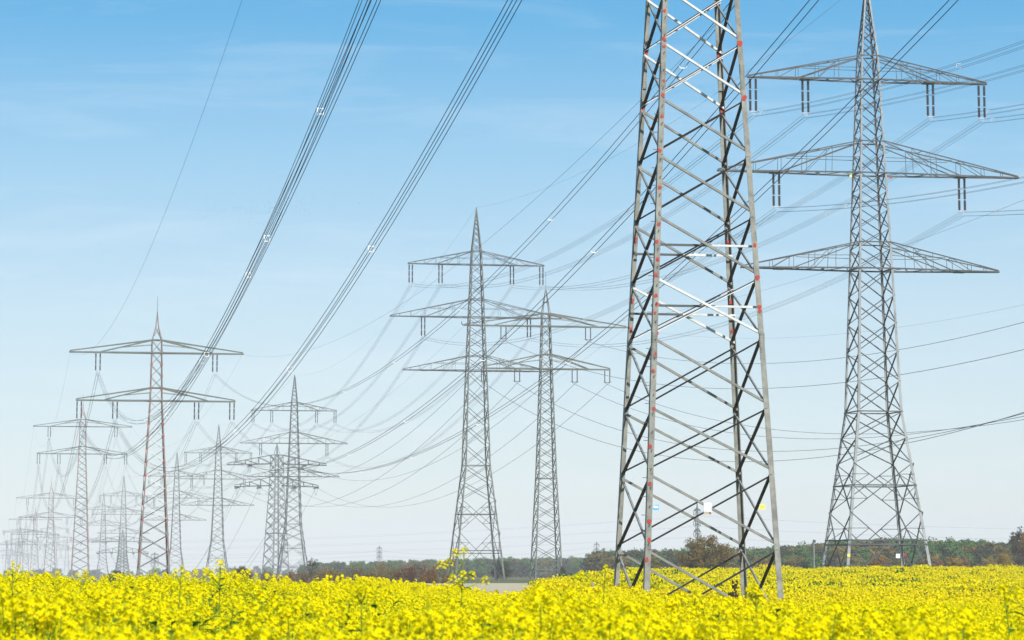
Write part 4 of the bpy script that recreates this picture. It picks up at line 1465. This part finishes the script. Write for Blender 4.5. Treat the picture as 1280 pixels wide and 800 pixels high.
tall_rape("rape plant with pale heads and dark stem near the right edge", 15, [(1254, 733, 0), (1272, 738, .1), (1262, 745, -.1)], 1266, 6, 6, big_leaf=True)
tall_rape("rape plant with one head in front of the large red-spotted pylon's right foot", 21, [(227, 709, 0), (219, 714, .1)], 224, 1, 7, n=10, rad=.02)
tall_rape("large round yellow rape head between the near pylon's right legs", 16, [(944, 733, 0), (936, 738, .1), (950, 741, 0)], 945, 1, 8)

def dead_stalk(px, y_top, D, label, seed):
    r = random.Random(seed)
    x = (px - 640) / F * D; zb = gz(x, D)
    t = W(px, y_top, D) - Vector((x, D, zb))
    root = empty("dock_stalk", (x, D, zb))
    m = MB(); m.tube([Vector((0, 0, 0)), t * .5, t], [.02, .016, .008], 5); m.build("stem", M["dead"], root)
    m = MB()
    for k in range(60):
        z = t.z * r.uniform(.45, 1.0); a = r.uniform(0, 6.28)
        p = Vector((t.x * z / t.z + math.cos(a) * .06, math.sin(a) * .06, z))
        m.rod(p, p + Vector((math.cos(a) * .05, math.sin(a) * .05, .06)), .035, .01, 5)
    m.build("seed_head", M["dead"], root)
    tag(root, label, "weed", "dark dead weeds")
dead_stalk(918.5, 727, 96, "taller dark brown dead dock stalk beside the near pylon's back right leg", 1)
dead_stalk(914, 741, 92, "shorter dark brown dead dock stalk beside the near pylon's back right leg", 2)

def peg():
    D = 100.0
    p = W(741, 728, D); b = gz(p.x, D)
    m = MB(); m.rod((0, 0, 0), (0, 0, p.z - b - .05), .055, .05, 7); m.rod((0, 0, p.z - b - .05), (0, 0, p.z - b), .05, .03, 7)
    o = m.build("wooden_stake", M["wood"], loc=(p.x, D, b)); tag(o, "short pale wooden stake in the rape left of the near pylon", "stake")
peg()

def pole():
    D = 340.0
    x = (1014.5 - 640) / F * D; zb = gz(x, D); zt = (HY - 675) / F * D
    root = empty("slim_pole", (x, D, zb)); tag(root, "slim grey pole with a small cap, left of the tall right pylon", "pole")
    m = MB(); m.rod((0, 0, 0), (0, 0, zt - zb - .35), .075, .06, 8); m.build("mast", M["steel_light"], root)
    m = MB(); m.box((0.05, 0, zt - zb - .2), .34, .22, .3); m.rod((0, 0, zt - zb - .36), (0, 0, zt - zb), .07, .05, 6); m.build("cap", M["steel"], root)
pole()

def birds():
    """a far flock, too many and too small to count"""
    r = random.Random(77); mb = MB()
    for _ in range(230):
        px = r.gauss(330, 48); py = 262 + r.gauss(0, 9) - (px - 330) * .10
        p = W(px, py, 1500 + r.uniform(-60, 60)); s = r.uniform(.28, .42); a = r.uniform(0, 6.28)
        u = Vector((math.cos(a), math.sin(a), 0)); v = Vector((-u.y, u.x, 0)); k = r.uniform(.1, .7)
        mb.rod(p - u * s * .45, p + u * s * .45, s * .12, s * .05, 5)
        for sg in (-1, 1):
            tip = p + v * sg * s + Vector((0, 0, s * k)) - u * s * .25
            mb.hexa([p + u * s * .2, p - u * s * .2, tip], [p + u * s * .2 + Vector((0, 0, .02)), p - u * s * .2 + Vector((0, 0, .02)), tip + Vector((0, 0, .02))])
    o = mb.build("bird_flock", M["dead"]); tag(o, "faint flock of tiny birds left of the overhead conductors", "birds", kind="stuff")
birds()

# ------------------------------------------------------------------ haze
def haze():
    m = bpy.data.materials.new("air_haze"); m.use_nodes = True
    m.cycles.homogeneous_volume = True
    n = m.node_tree; n.nodes.clear()
    out = n.nodes.new("ShaderNodeOutputMaterial"); v = n.nodes.new("ShaderNodeVolumePrincipled")
    v.inputs["Color"].default_value = (1.0, 0.985, 0.955, 1)
    v.inputs["Density"].default_value = HAZE_DENSITY
    v.inputs["Anisotropy"].default_value = -0.22
    n.links.new(v.outputs[0], out.inputs["Volume"])
    mb = MB(); mb.hexa([(-5100, -5100, -11), (5100, -5100, -11), (5100, 5100, -11), (-5100, 5100, -11)], [(-5100, -5100, 72), (5100, -5100, 72), (5100, 5100, 72), (-5100, 5100, 72)])
    o = mb.build("haze", m); tag(o, "thin pale haze in the air", "haze", kind="stuff")
haze()
